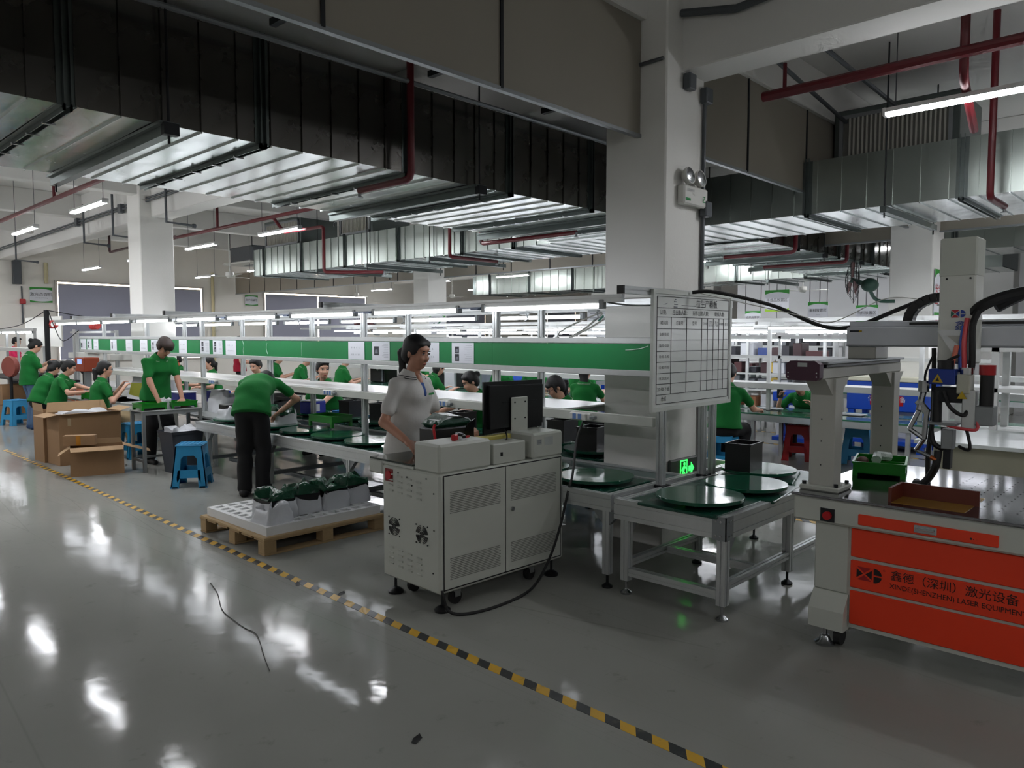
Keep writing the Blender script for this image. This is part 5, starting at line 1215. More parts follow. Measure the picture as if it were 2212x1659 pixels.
# red drum fan and dark stuff on that bench
rf = thing('floor_fan', 'red round fan standing at the far left by the pink shirt', 'fan', (4.05,17.9,0), .4)
MB().cyl((0,0,0),(0,0,.85),.03,10).build('stand', dark, rf, True); MB().lathe([(.20,0),(.20,.02),(.03,.03)], n=18).build('base', dark, rf, True)
d_ = MB().lathe([(.20,-.05),(.22,0),(.20,.05)], n=24).build('drum', mat('fan_red',(138,70,60),.6), rf, True); d_.location = (0,0,1.02); d_.rotation_euler = (0,PI/2,0)
tag(MB().box(4.3,17.1,.74,4.7,17.7,.90,.03).build('dark_bag', blkr), 'dark bundle on the bench at the far left', 'bundle')
tag(MB().box(4.5,18.3,.74,4.9,18.8,.86,.03).build('dark_box', dark), 'second dark bundle farther along the left bench', 'bundle')
# green sign boards with lettering on the left wall
sg = mat('sign_green2', (38,140,40), .5); sy = mat('sign_lime', (150,196,30), .5)
def wallsign(loc, rot, label, w, h, t1, t2, size):
    s = thing('sign_board', label, 'sign', loc); s.rotation_euler = rot
    MB().box(-w/2,-.012,-h/2,w/2,0,h/2).build('board', paper, s)
    up = [(-w/2,h/2),(w/2,h/2),(w/2,h*.30)]+[(w/2-w*i/8, h*.30+h*.10*math.sin(PI*i/8)) for i in range(1,8)]+[(-w/2,h*.30)]
    dn = [(-w/2,-h/2),(w/2,-h/2),(w/2,-h*.36)]+[(w/2-w*i/8, -h*.36-h*.08*math.sin(PI*i/8)) for i in range(1,8)]+[(-w/2,-h*.36)]
    MB().prism(up, 'y', -.014, -.012).build('top_band', sg, s); MB().prism(dn, 'y', -.014, -.012).build('bottom_band', sy if 'lime' in label else sg, s)
    text('lettering', t1, size, (0,-.0145,.02*h), FY, ink, s)
    text('lettering', t2, size*.36, (0,-.0145,-.20*h), FY, print_g, s)
    return s
wallsign((6.22,23.97,2.78), (0,0,0), 'green and white sign on the cream wall at the far left', .55, .42, '激光点焊机', 'Laser Spot Welding', .11)
wallsign((12.45,23.97,2.84), (0,0,0), 'small green-topped sign between the two windows', .46, .34, '生产线编号', 'No.', .085)
wallsign((17.0,7.62,2.46), (0,0,-PI/2), 'hanging sign with lime bottom edge in the right background', .58, .50, '半成品放置区', 'Semi-finished area', .085)
wallsign((17.6,6.9,2.22), (0,0,-PI/2), 'lower hanging sign right of the lime one', .46, .42, '来料放置区', 'Material', .08)
wallsign((17.4,8.4,2.08), (0,0,-PI/2), 'small low sign at the left among the hanging signs', .40, .34, '成品放置区', 'Area', .07)
wallsign((17.4,5.75,2.14), (0,0,-PI/2), 'small sign above the bench lights in the right background', .46, .36, '物料放置区', 'Area', .08)
wallsign((17.3,4.65,2.26), (0,0,-PI/2), 'sign left of the far right column', .52, .46, '返修品区', 'Rework', .085)
for k,(yy, zz, xx) in enumerate(((7.62,2.71,17.0),(6.9,2.43,17.6),(8.4,2.25,17.4),(5.75,2.32,17.4),(4.65,2.49,17.3))):
    tag(MB().cyl((xx,yy-.2,zz),(xx,yy-.2,4.5),.008,5).cyl((xx,yy+.2,zz),(xx,yy+.2,4.5),.008,5).build('sign_wire', dark), 'pair of hanging wires of the %s background sign' % ('lime','lower','small low','bench','right')[k], 'wire')
# poster on the far column and posters with green ticks
def poster(loc, rot, w, h, label, red=False):
    s = thing('poster', label, 'poster', loc); s.rotation_euler = rot
    MB().box(-w/2,-.008,-h/2,w/2,0,h/2).build('sheet', paper, s)
    MB().prism([(-w/2,h/2),(w/2,h/2),(w/2,h*.30)]+[(w/2-w*i/8,h*.30+h*.12*math.sin(PI*i/8)) for i in range(1,8)]+[(-w/2,h*.30)], 'y', -.010, -.008).build('green_header', sg, s)
    if red: text('lettering','安全\n生产', w*.42, (0,-.0105,-h*.08), FY, redpl, s)
    else:
        MB().prism([(-.28*w,0),(-.12*w,-.16*h),(.3*w,.16*h),(.24*w,.2*h),(-.12*w,-.06*h),(-.2*w,.06*h)], 'y', -.0105, -.008).build('tick_mark', mat('tick_green',(14,92,70),.5), s)
        b = MB()
        for r_ in range(5): b.box(-.36*w,-.010,.24*h-r_*.14*h,.36*w,-.008,.25*h-r_*.14*h+.01)
        b.build('print_lines', print_g, s)
poster((12.02,3.02,2.28), (0,0,0), .36, .62, 'green-headed poster with red characters on the far right column', True)
poster((12.02,3.02,1.78), (0,0,0), .34, .40, 'lower poster on the far right column', True)
poster((11.7,13.54,1.93), (0,0,0), .5, .5, 'poster with a green tick on the middle far column')
poster((18.29,13.78,2.08), (0,0,-PI/2), .8, .95, 'poster with a large green tick left of the near column')

# wall fans
def wfan(loc, rz, label, m):
    f = thing('wall_fan', label, 'fan', loc, rz)
    MB().cyl((0,0,0),(.30,0,.10),.035,10).build('motor', m, f, True); MB().ell((.05,0,.02),(.12,.10,.10)).build('motor_housing', m, f, True)
    MB().tube([(.05,0,-.05),(-.05,0,-.2),(-.28,0,-.22)], .025, 8, smooth=4).build('arm', m, f, True)
    cg_ = MB()
    for r_ in (.10,.18,.26,.33):
        cg_.tube([(.26+.12*(1-(r_/.33)**2), r_*math.cos(a), .09+r_*math.sin(a)) for a in [2*PI*i/24 for i in range(25)]], .004, 4, cap=False)
        cg_.tube([(.26-.08*(1-(r_/.33)**2), r_*math.cos(a), .09+r_*math.sin(a)) for a in [2*PI*i/24 for i in range(25)]], .004, 4, cap=False)
    for i in range(12):
        a = 2*PI*i/12; cg_.tube([(.38,0,.09),(.35,.17*math.cos(a),.09+.17*math.sin(a)),(.26,.33*math.cos(a),.09+.33*math.sin(a)),(.19,.17*math.cos(a),.09+.17*math.sin(a))], .003, 4)
    cg_.build('cage', dark, f)
    for k in range(3):
        b_ = MB().prism([(-.04,.03),(.05,.06),(.10,.26),(-.06,.28)], 'x', .0, .006).build('blade', mat('fan_blade',(90,40,40),.5), f); b_.location = (.28,0,.09); b_.rotation_euler = (k*2*PI/3,.0,.3)
    return f
dkg = mat('fan_green', (40,72,60), .45)
wfan((11.5,3.72,2.36), PI*.60, 'dark green wall fan on the left side of the far right column', dkg)
wfan((16.9,12.2,2.0), -PI*.6, 'grey wall fan seen between the rails left of the near column', mat('fan_grey',(112,124,136),.5))
wfan((10.6,14.6,1.9), PI*1.1, 'pale grey fan behind the overhead frame by the seated man', mat('fan_pale',(150,154,160),.5))
# ================================================================== second, third and fourth lines in the background
wp = mat('white_profile', (206,208,206), .4)
def back_line(label, xa, w, ya, yb, zt, rows, pitch=1.85, lights=True, lw=None, seed=1):
    L = thing('background_line', label, 'assembly line', (xa, ya, 0))
    n = int(round((yb-ya)/pitch)); D = yb-ya
    MB().box(0,0,zt-.02,.36*w,D,zt,.003).build('front_top', mat('glass_green',(70,124,100),.10,0,.08,2), L)
    MB().box(.36*w,0,zt-.03,.64*w,D,zt-.005).build('belt', gbelt, L)
    MB().box(.64*w,0,zt-.02,w,D,zt,.003).build('rear_top', mat('glass_green',(70,124,100),.10,0,.08,2), L)
    for x in (0, w-.03): MB().box(x,0,zt-.10,x+.03,D,zt-.02,.003).build('side_rail', alu, L)
    for k in range(n+1):
        y = min(k*D/n, D-.05)
        for x in (.05,w-.05): MB().box(x-.022,y,0,x+.022,y+.045,zt-.1).build('leg', alu, L)
        p = MB().box(.5*w-.022,y,zt,.5*w+.022,y+.045,1.85).build('post', wp, L)
        MB().box(.08,y+.005,1.79,w-.08,y+.04,1.83).build('arm', wp, L)
    MB().box(.5*w-.02,0,1.83,.5*w+.02,D,1.88).build('top_rail', wp, L)
    MB().box(.30*w,0,1.0,.70*w,D,1.03,.003).build('shelf', wp, L)
    MB().box(.30*w-.02,0,.96,.30*w,D,1.03).build('shelf_edge', wp, L)
    return L
back_line('second assembly line with green glass top behind the first one', 9.10, .95, -3.0, 15.4, .66, 2)
back_line('third assembly line in the background beyond the second', 12.95, .95, -2.0, 17.0, .70, 2)
back_line('fourth assembly line far in the background', 16.6, .95, 4.4, 19.0, .72, 2)
def far_tube(x, y, z, label, L, m=lamp_far):
    t = thing('tube_lamp', label, 'lamp', (x,y,z), 0, 'tube lamps on the background lines')
    MB().box(-.010,-L/2,.018,.010,L/2,.03).build('housing', wp, t); MB().tube([(0,-L/2,0),(0,L/2,0)], .018, 4, cap=False).build('tube', m, t, True)
    return t
ft = {}
def rowlamps(x, z, ya, yb, nm, L=1.2, pitch=1.42):
    k = 0; y = ya
    while y < yb:
        lab = '%s tube lamp from the right, %s' % (ORD[k], nm)
        if L not in ft: ft[L] = far_tube(x, y, z, lab, L)
        else: dup(ft[L], (x,y,z), 0, lab)
        y += pitch; k += 1
rowlamps(9.32, 1.745, -2.0, 15, 'front upper rail of the second line')
rowlamps(9.84, 1.70, -2.0, 15, 'rear upper rail of the second line')
rowlamps(13.2, 1.72, -1.0, 16.5, 'front rail of the third line', 1.25, 1.5)
rowlamps(13.7, 1.60, -1.0, 16.5, 'rear rail of the third line', 1.25, 1.5)
rowlamps(16.8, 1.70, 5.0, 18.5, 'front rail of the fourth line', 1.3, 1.6)
rowlamps(11.75, 1.57, 2.8, 8.0, 'bench rail before the racks', 1.2, 1.42)
bf = thing('light_gantry', 'white lamp frame standing before the racks on the right', 'frame', (11.75,2.2,0))
for y in (0,3.0,6.2): MB().box(-.02,y-.02,0,.02,y+.02,1.64).build('post', wp, bf)
MB().box(-.02,-.02,1.60,.02,6.22,1.65).build('rail', wp, bf)
MB().box(-.02,-.02,1.28,.02,6.22,1.33).build('rail', wp, bf)
# storage racks with mixed goods in the right background
rg = random.Random(5)
goods = [mat('goods_red',(78,40,42),.5), mat('goods_maroon',(60,34,38),.5), mat('goods_dark',(38,38,46),.5), mat('goods_blue',(40,62,120),.5), mat('goods_white',(200,202,206),.5), mat('goods_yellow',(212,178,70),.5), mat('goods_grey',(120,124,130),.5), mat('goods_tan',(176,120,84),.6)]
gname = ['dark red','maroon','black','blue','white','yellow','grey','tan']
def rack(label, short, x, ya, yb, zs, seed, d=.5):
    r = random.Random(seed); R_ = thing('storage_rack', label, 'rack', (x,ya,0)); D = yb-ya
    for y in (0, D/2, D):
        for xx in (0, d): MB().box(xx-.022,y-.022,0,xx+.022,y+.022,1.75).build('post', wp, R_)
    for z in zs: MB().box(-.02,0,z-.03,d,D,z,.003).build('rack_shelf', wp, R_)
    MB().box(-.03,-.03,1.70,.02,D+.03,1.76).build('top_beam', wp, R_)
    for si, z in enumerate(zs):
        y = .06; q = 0
        while y < D-.2:
            w = .14+.16*r.random(); h = .10+.14*r.random(); gi = r.choice([0,1,1,2,2,6,4,6,3] if si else [4,6,7,2,4])
            b = MB().box(x+.05,ya+y,z,x+.05+.3,ya+y+w*.92,z+h,.008).build('stock_box', goods[gi])
            tag(b, '%s box, %s from right, %s shelf, %s' % (gname[gi], ORD[q], ORD[si], short), 'box', 'stock on the racks')
            y += w+.02+.05*r.random(); q += 1
rack('storage rack in the right background', 'rack right of the whiteboard', 12.05, 4.6, 7.2, (.45,.75,1.02,1.30), 2)
rack('storage rack behind the whiteboard', 'farther rack', 14.6, 5.4, 9.4, (.5,.85,1.2,1.45), 3)
for k, (y, z) in enumerate(((5.45,1.02),(5.45,.75))):
    rl = thing('yellow_reel', 'yellow reel on the rack, %s one' % ('upper','lower')[k], 'reel', (12.15,y,z)); o = MB().lathe([(.09,-.03),(.10,-.03),(.10,.03),(.09,.03)], n=20).build('flange', goods[5], rl, True); o.location = (0,0,.10); o.rotation_euler = (0,PI/2,0)
# blue machines
def bluemachine(loc, w, label, sign=None):
    b = thing('blue_machine', label, 'machine', loc)
    MB().box(0,0,.58,.7,w,1.0,.012).build('body', bluem, b); MB().box(-.03,-.03,1.0,.73,w+.03,1.06,.01).build('cream_top', mat('machine_cream',(214,212,190),.5), b)
    for x in (.05,.65):
        for y in (.06,w-.06): MB().box(x-.04,y-.04,0,x+.04,y+.04,.58).build('leg', bluem, b)
    MB().box(.0,.0,.10,.7,w,.16,.004).build('lower_frame', bluem, b)
    if sign:
        MB().box(-.004,.28,.66,0,.72,.80).build('red_plate', redpl, b); text('lettering', sign, .085, (-.0055,.50,.745), FX, paper, b); text('lettering', '地址电话：', .04, (-.0055,.50,.685), FX, paper, b)
    return b
bluemachine((11.35,2.95,0), 1.05, 'blue machine with cream top and red plate on the right', '亿诚机械设备')
bm = thing('blue_machine', 'blue machine table left of the woman at the second line', 'machine', (11.0,4.35,0))
MB().box(0,0,.66,.6,.62,.80,.01).build('body', bluem, bm); MB().box(.1,.12,.30,.5,.42,.66,.01).build('drive_box', bluem, bm); MB().box(.05,.15,.40,.1,.38,.60).build('white_panel', paper, bm)
for y in (.1,.52): MB().box(.1,y-.03,.0,.5,y+.03,.66).build('leg', bluem, bm)
MB().box(.0,.0,.06,.6,.62,.12,.005).build('lower_frame', bluem, bm)
bluemachine((14.3,9.9,0), .8, 'blue machine half hidden behind the women at the second line')
# cream bench and white shelf frame behind the laser head
cb = thing('workbench', 'cream steel bench behind the laser head on the right', 'workbench', (7.0,.6,0))
MB().box(0,0,.0,1.0,1.15,.74,.01).build('body', mat('bench_cream',(176,174,154),.5), cb); MB().box(-.08,-.05,.74,1.1,1.28,.775,.004).build('worktop', mat('bench_top',(200,206,204),.25), cb)
MB().prism([(-.0,.74),(-.06,.74),(0,.6)], 'y', .1, .16).build('bracket', shell, cb)
sf = thing('open_shelf', 'white shelf frame standing behind the cream bench', 'shelf', (8.2,.2,0))
for y in (.0,1.35,1.75):
    for x in (0,.5): MB().box(x-.03,y-.03,0,x+.03,y+.03,1.62).build('post', wp, sf)
for z in (.72,1.12,1.5): MB().box(-.03,-.03,z,.53,1.78,z+.04).build('shelf', wp, sf)
# grey cabinets, screens and the white oven in the mid background
gc = mat('cabinet_grey', (112,122,134), .5)
for k, (x, y, w, h, m, lab) in enumerate(((12.2,12.05,.7,1.5,gc,'blue grey cabinet behind the woman in white'), (12.2,9.95,.9,1.35,gc,'blue grey cabinet above the woman resting her face on her hand'), (12.3,7.7,.6,1.3,wht,'white machine cabinet left of the woman with glasses'), (12.25,13.2,.8,1.35,wht,'white cabinet right of the seated man'), (12.4,15.6,.8,1.35,wht,'pale cabinet behind the red shirt'), (11.2,16.4,.9,1.25,wht,'white cabinet far behind the bending worker'))):
    c = thing('cabinet', lab, 'cabinet', (x,y,0))
    MB().box(0,0,0,.6,w,h,.01).build('body', m, c); MB().box(-.006,.03,.08,0,w/2-.01,h-.05,.003).build('door', m, c); MB().box(-.006,w/2+.01,.08,0,w-.03,h-.05,.003).build('door', m, c)
    for q in range(2): MB().box(-.012,w*(.3+.4*q)-.04,h-.22,-.006,w*(.3+.4*q)+.04,h-.16).build('vent', dark, c)
for k, (x, y, lab) in enumerate(((9.66,13.15,'black test screen on the second line right of the bending worker'), (9.66,11.0,'black test screen beside the woman in white'))):
    s = thing('test_unit', lab, 'monitor', (x,y,.66)); MB().box(0,-.25,0,.35,.25,.52,.01).build('housing', blk, s); MB().ell((-.005,-.08,.36),(.01,.05,.05),10,6).build('bright_mark', wht, s); MB().ell((-.005,-.02,.28),(.01,.035,.04),10,6).build('bright_mark', wht, s)
    MB().box(-.012,-.22,.02,-.004,-.16,.48).build('side_strip', print_g, s)
for k, (x, y, lab) in enumerate(((9.35,10.35,'white card box on the second line'), (9.4,9.75,'white panel standing on the second line'))):
    tag(MB().box(x,y,.66,x+.06,y+.28,.96,.005).build('display_card', paper), lab, 'card')
tag(MB().box(9.9,12.4,.66,10.1,12.58,1.02,.03).build('green_jug', mat('jug_green',(20,190,40),.4)), 'bright green container on the second line', 'container')
for k, (x, y) in enumerate(((9.6,3.2),(9.65,4.3),(9.62,5.6),(9.6,1.9))):
    tag(MB().box(x,y,.66,x+.22,y+.3,.672,.003).build('paper_stack', paper), '%s white paper from the right on the second line' % ORD[k], 'paper')
tray((9.35,5.15,.66), 'small green tray on the second line beside the dark haired man', 0, .3, .2, .06, .02)
# long conveyor of white boxes and small clutter for the bright middle ground
for k in range(12):
    y = 2.0+k*1.1; gi = rg.choice([2,4,6,4,3])
    b = MB().box(13.2,y,.70,13.2+.25,y+.2+.15*rg.random(),.70+.12+.2*rg.random(),.01).build('line_unit', goods[gi])
    tag(b, '%s unit, %s from the right on the third line' % (gname[gi], ORD[k]), 'unit', 'units on the third line')
# ================================================================== people (signed distance bodies meshed with surface nets)
def _cone(P, a, b, ra, rb, ax=None, sq=1.0):
    a = np.array(a, float); b = np.array(b, float)
    d = b-a; L = np.linalg.norm(d)+1e-9; d = d/L
    Q = P-a
    if ax is not None:
        ax = np.array(ax, float); ax = ax-d*(ax@d); ax = ax/(np.linalg.norm(ax)+1e-9)
        c = Q@ax; Q = Q+np.multiply.outer(c*(1/sq-1), ax)
    t = np.clip((Q@d)/L, 0, 1)
    D = np.sqrt(np.maximum(((Q-np.multiply.outer(t*L, d))**2).sum(-1), 0))-(ra+(rb-ra)*t)
    return D*(min(1.0, sq))
def _ell(P, c, R, r):
    Q = (P-np.array(c, float))@np.array(R, float)
    r = np.array(r, float)
    k0 = np.sqrt(((Q/r)**2).sum(-1)); k1 = np.sqrt(((Q/(r*r))**2).sum(-1))+1e-9
    return k0*(k0-1)/k1
def _nets(F, org, h):
    S = F < 0; nx, ny, nz = F.shape
    off = [(i,j,k) for i in (0,1) for j in (0,1) for k in (0,1)]
    cnt = sum(S[i:nx-1+i, j:ny-1+j, k:nz-1+k].astype(np.int8) for i,j,k in off)
    mask = (cnt > 0) & (cnt < 8); I = np.argwhere(mask)
    idx = -np.ones(mask.shape, np.int64); idx[mask] = np.arange(len(I))
    acc = np.zeros((len(I),3)); num = np.zeros(len(I))
    for a in off:
        for ax in range(3):
            if a[ax]: continue
            b = list(a); b[ax] = 1
            fa = F[I[:,0]+a[0], I[:,1]+a[1], I[:,2]+a[2]]; fb = F[I[:,0]+b[0], I[:,1]+b[1], I[:,2]+b[2]]
            cr = (fa < 0) != (fb < 0)
            t = np.where(cr, fa/np.where(cr, fa-fb, 1), 0)
            p = np.tile(np.array(a, float), (len(I),1)); p[:,ax] += t
            acc += p*cr[:,None]; num += cr
    V = (I+acc/num[:,None])*h+org
    Q = []
    for ax in range(3):
        u, v = (ax+1) % 3, (ax+2) % 3
        sl0 = [slice(1,-1)]*3; sl1 = [slice(1,-1)]*3; sl0[ax] = slice(0,-1); sl1[ax] = slice(1,None)
        a = S[tuple(sl0)]; b = S[tuple(sl1)]
        E = np.argwhere(a != b)
        if not len(E): continue
        flip = a[E[:,0],E[:,1],E[:,2]]
        c = E.copy(); c[:,u] += 1; c[:,v] += 1
        def cell(du, dv):
            q = c.copy(); q[:,u] += du; q[:,v] += dv; return idx[q[:,0],q[:,1],q[:,2]]
        q = np.stack([cell(-1,-1), cell(0,-1), cell(0,0), cell(-1,0)], 1)
        q[~flip] = q[~flip][:, ::-1]; Q.append(q)
    return V, np.concatenate(Q)
def sdf_mesh(name, prims, h, m, parent, wr=0.0, seed=0):
    lo = np.full(3, 1e9); hi = np.full(3, -1e9)
    for p in prims:
        if p['op'] == 'sub': continue
        lo = np.minimum(lo, p['lo']); hi = np.maximum(hi, p['hi'])
    lo -= 3*h; hi += 3*h
    n = np.ceil((hi-lo)/h).astype(int)+1
    F = np.full(n, 1.0)
    g = [lo[i]+h*np.arange(n[i]) for i in range(3)]
    for p in prims:
        k = p['k']; pad = k*2+3*h+.02
        i0 = np.maximum(((p['lo']-pad-lo)/h).astype(int), 0); i1 = np.minimum(((p['hi']+pad-lo)/h).astype(int)+2, n)
        if (i1 <= i0).any(): continue
        sl = tuple(slice(i0[i], i1[i]) for i in range(3))
        P = np.stack(np.meshgrid(g[0][sl[0]], g[1][sl[1]], g[2][sl[2]], indexing='ij'), -1)
        D = p['f'](P); C = F[sl]
        if p['op'] == 'sub': F[sl] = np.maximum(C, -D)
        else:
            if k > 0:
                hh = np.clip(.5+.5*(C-D)/k, 0, 1); F[sl] = C*(1-hh)+D*hh-k*hh*(1-hh)
            else: F[sl] = np.minimum(C, D)
    if wr:
        X, Y, Z = np.meshgrid(g[0], g[1], g[2], indexing='ij'); r = np.random.RandomState(seed); ph = r.rand(6)*6
        F = F+wr*(np.sin(23*X+31*Z+ph[0]+2*np.sin(9*Y+ph[3]))+.8*np.sin(27*Y-22*Z+ph[1]+1.5*np.sin(11*X+ph[4]))+.6*np.sin(41*Z+19*X+ph[2]+13*Y))*.5
    V, Q = _nets(F, lo, h)
    me = bpy.data.meshes.new(name); me.vertices.add(len(V)); me.vertices.foreach_set('co', V.astype(np.float32).ravel())
    me.loops.add(len(Q)*4); me.loops.foreach_set('vertex_index', Q.astype(np.int32).ravel())
    me.polygons.add(len(Q)); me.polygons.foreach_set('loop_start', np.arange(0, len(Q)*4, 4, dtype=np.int32))
    me.update(calc_edges=True); me.polygons.foreach_set('use_smooth', np.ones(len(Q), bool)); me.materials.append(m)
    return obj(name, me, parent)
def pc(a, b, ra, rb, k=.02, ax=None, sq=1.0, op='add'):
    a = np.array(a, float); b = np.array(b, float); r = max(ra, rb)*max(1, sq)
    return dict(f=lambda P: _cone(P, a, b, ra, rb, ax, sq), lo=np.minimum(a,b)-r, hi=np.maximum(a,b)+r, k=k, op=op)
def pe(c, R, r, k=.02, op='add'):
    c = np.array(c, float); m_ = max(r)
    return dict(f=lambda P: _ell(P, c, R, r), lo=c-m_, hi=c+m_, k=k, op=op)
def ik(a, t, l1, l2, hint):
    a = np.array(a, float); t = np.array(t, float); d = t-a; L = np.linalg.norm(d)
    if L > (l1+l2)*.995: t = a+d/L*(l1+l2)*.995; d = t-a; L = np.linalg.norm(d)
    u = d/L; x = (l1*l1-l2*l2+L*L)/(2*L); hgt = math.sqrt(max(l1*l1-x*x, 1e-6))
    hv = np.array(hint, float); hv = hv-u*(hv@u); hv /= (np.linalg.norm(hv)+1e-9)
    return a+u*x+hv*hgt, t
def rotm(yaw, pitch, roll=0):
    M = Euler((roll, pitch, yaw), 'XYZ').to_matrix(); return np.array(M)
skin = mat('skin', (206,158,134), .5, 0, .05, 8)
skin_d = mat('skin_tan', (184,134,110), .5, 0, .05, 8)
hair_m = mat('hair_black', (12,10,11), .58, 0, .15, 30)
hair_b = mat('hair_brown', (44,28,21), .6, 0, .15, 30)
lipm = mat('lips', (150,60,58), .4)
white_s = mat('white_cloth', (200,198,194), .9, 0, .05, 14, bump=.06, bscale=70)
red_s = mat('red_cloth', (150,14,44), .9, 0, .08, 14)
pink_s = mat('pink_cloth', (216,40,92), .9, 0, .08, 14)
blue_c = mat('blue_cloth', (40,84,180), .9, 0, .08, 14)
black_t = mat('black_trousers', (13,13,15), .9, 0, .1, 14)
jeans = mat('blue_jeans', (78,104,136), .9, 0, .12, 18)
khaki = mat('khaki_trousers', (170,150,116), .9, 0, .08, 14)
eye_w = mat('eye_white', (190,184,180), .3)
eye_m = mat('eye_dark', (18,14,13), .2)
trim_w = mat('collar_trim', (200,204,190), .8)
glass_f = mat('glasses_frame', (40,36,36), .3)

def person(label, loc, rz, hgt=1.64, pel=None, lean=0.0, bend=0.0, twist=0.0, head=(0,0,0), hands=((.38,.2,.9),(.38,-.2,.9)), elbow=((-.4,.5,-1),(-.4,-.5,-1)),
           feet=((.03,.10),(.03,-.10)), sit=False, shirt=green_s, pants=black_t, hair='short', hairm=None, sk=None, curl=(.5,.5), vox=.011, knee=None, glasses=False, shoes=None, trim=True, collar=True, watch=None, palm=None, fem=True, sleeve=.62):
    """person at loc, facing rz; hands, feet and pelvis are given in metres in the person's own frame (x forward, y left)"""
    p = thing('person', label, 'person', loc, rz)
    s = hgt/1.66; hm = hairm or hair_m; sk = sk or skin
    A = lambda *q: np.array(q, float)
    if pel is None: pel = (0,0,.545) if sit else (0,0,.90*s)
    pel = A(*pel)
    side = A(-math.sin(twist), math.cos(twist), 0); fwd = A(math.cos(twist), math.sin(twist), 0)
    u1 = fwd*math.sin(lean)+A(0,0,math.cos(lean)); u2 = fwd*math.sin(lean+bend)+A(0,0,math.cos(lean+bend))
    f1 = fwd*math.cos(lean)-A(0,0,math.sin(lean)); f2 = fwd*math.cos(lean+bend)-A(0,0,math.sin(lean+bend))
    waist = pel+u1*.15*s; chest = waist+u2*.19*s; nb = chest+u2*.165*s
    sw = (.160 if fem else .176)*s
    sh = [nb-u2*.085*s+side*sw, nb-u2*.085*s-side*sw]
    R = rotm(head[0], head[1], head[2] if len(head) > 2 else 0)      # columns: forward, left, up of the head
    hx, hy, hz = R[:,0], R[:,1], R[:,2]
    hc = nb+u2*.036*s+hz*.113*s+hx*.022*s
    H = lambda a, b, c: hc+hx*a*s+hy*b*s+hz*c*s
    r = lambda *q: tuple(v*s for v in q)
    # ---- skin body
    B = []
    tw, td = (.135, .80) if fem else (.15, .78)
    B += [pc(pel, waist, .115*s, .10*s, .03, side, 1.2), pc(waist, chest, .10*s, .105*s, .03, side, 1.25), pc(chest, nb-u2*.115*s, .10*s, .062*s, .03, side, 1.3)]
    B += [pc(nb-u2*.07*s, hc-hz*.03*s, .052*s, .047*s, .02)]
    B += [pe(H(-.010,0,.028), R, r(.093,.074,.092), .015), pe(H(.030,0,-.035), R, r(.060,.058,.078), .02), pe(H(.050,0,-.088), R, r(.028,.030,.022), .02),
          pe(H(.068,.030,-.030), R, r(.022,.024,.022), .015), pe(H(.068,-.030,-.030), R, r(.022,.024,.022), .015),
          pc(H(.082,0,.010), H(.098,0,-.030), .006*s, .0105*s, .008), pe(H(.094,0,-.034), R, r(.013,.017,.009), .006),
          pe(H(.079,0,-.066), R, r(.012,.023,.011), .006), pe(H(.066,0,.038), R, r(.024,.052,.012), .012)]
    for sg in (1,-1): B += [pe(H(-.006,sg*.074,-.012), R, r(.018,.009,.030), .006)]
    armJ = []
    for i in (0,1):
        sg = 1 if i == 0 else -1
        el, wr_ = ik(sh[i], hands[i], .285*s, .245*s, elbow[i])
        B += [pc(sh[i]-u2*.010*s, el, .030*s, .036*s, .02), pc(el, wr_, .037*s, .0255*s, .015)]
        d = wr_-el; d = d/np.linalg.norm(d)
        pn = A(*(palm[i] if palm else (0,0,-1))); pn = pn-d*(pn@d)
        if np.linalg.norm(pn) < .2: pn = -side*sg-d*((-side*sg)@d)
        pn /= np.linalg.norm(pn); sd = np.cross(pn, d)*sg     # sd points to the thumb side
        hd = d
        pm = wr_+hd*.055*s
        B += [pc(wr_, pm, .024*s, .030*s, .012, pn, .55), pe(pm+hd*.012*s, np.stack([hd,sd,pn],1), r(.042,.038,.016), .01)]
        cu = curl[i]
        for q, (o, ln_) in enumerate(((.029,.070),(.010,.078),(-.010,.073),(-.028,.058))):
            k0 = pm+hd*.042*s+sd*o*s
            a1 = cu*.7; a2 = cu*1.7
            d1 = hd*math.cos(a1)+pn*math.sin(a1); d2 = hd*math.cos(a2)+pn*math.sin(a2)
            k1 = k0+d1*ln_*.52*s; k2 = k1+d2*ln_*.5*s
            B += [pc(k0, k1, .0092*s, .0088*s, .004), pc(k1, k2, .0088*s, .0072*s, .003)]
        t0 = wr_+hd*.03*s+sd*.024*s; t1 = t0+(hd*.55+sd*.75+pn*.25*cu)*.042*s; t2 = t1+(hd*.9+sd*.25+pn*.5*cu)*.034*s
        B += [pc(t0, t1, .0125*s, .0105*s, .006), pc(t1, t2, .0102*s, .0085*s, .003)]
        armJ.append((sh[i], el, wr_))
    legJ = []
    for i in (0,1):
        sg = 1 if i == 0 else -1
        hp = pel+side*sg*.078*s-u1*.03*s
        an = A(feet[i][0], feet[i][1], .085*s if len(feet[i]) < 3 else feet[i][2])
        kn, an = ik(hp, an, .40*s, .395*s, (knee[i] if knee else (1, .15*sg, .15)))
        B += [pc(hp, kn, .074*s, .055*s, .03), pc(kn, an, .054*s, .036*s, .02)]
        legJ.append((hp, kn, an))
    sdf_mesh('body', B, vox, sk, p)
    # ---- shirt with sleeves
    sv = max(vox, .010)
    T = [pc(pel-u1*(.10 if not sit else .0)*s, waist, .164*s, .134*s, .03, side, 1.22), pc(waist, chest, .130*s, .136*s, .03, side, 1.24), pc(chest, nb-u2*.095*s, .124*s, .098*s, .03, side, 1.34),
         pc(nb-u2*.100*s, nb-u2*.064*s, .086*s, .058*s, .02, side, 1.05)]
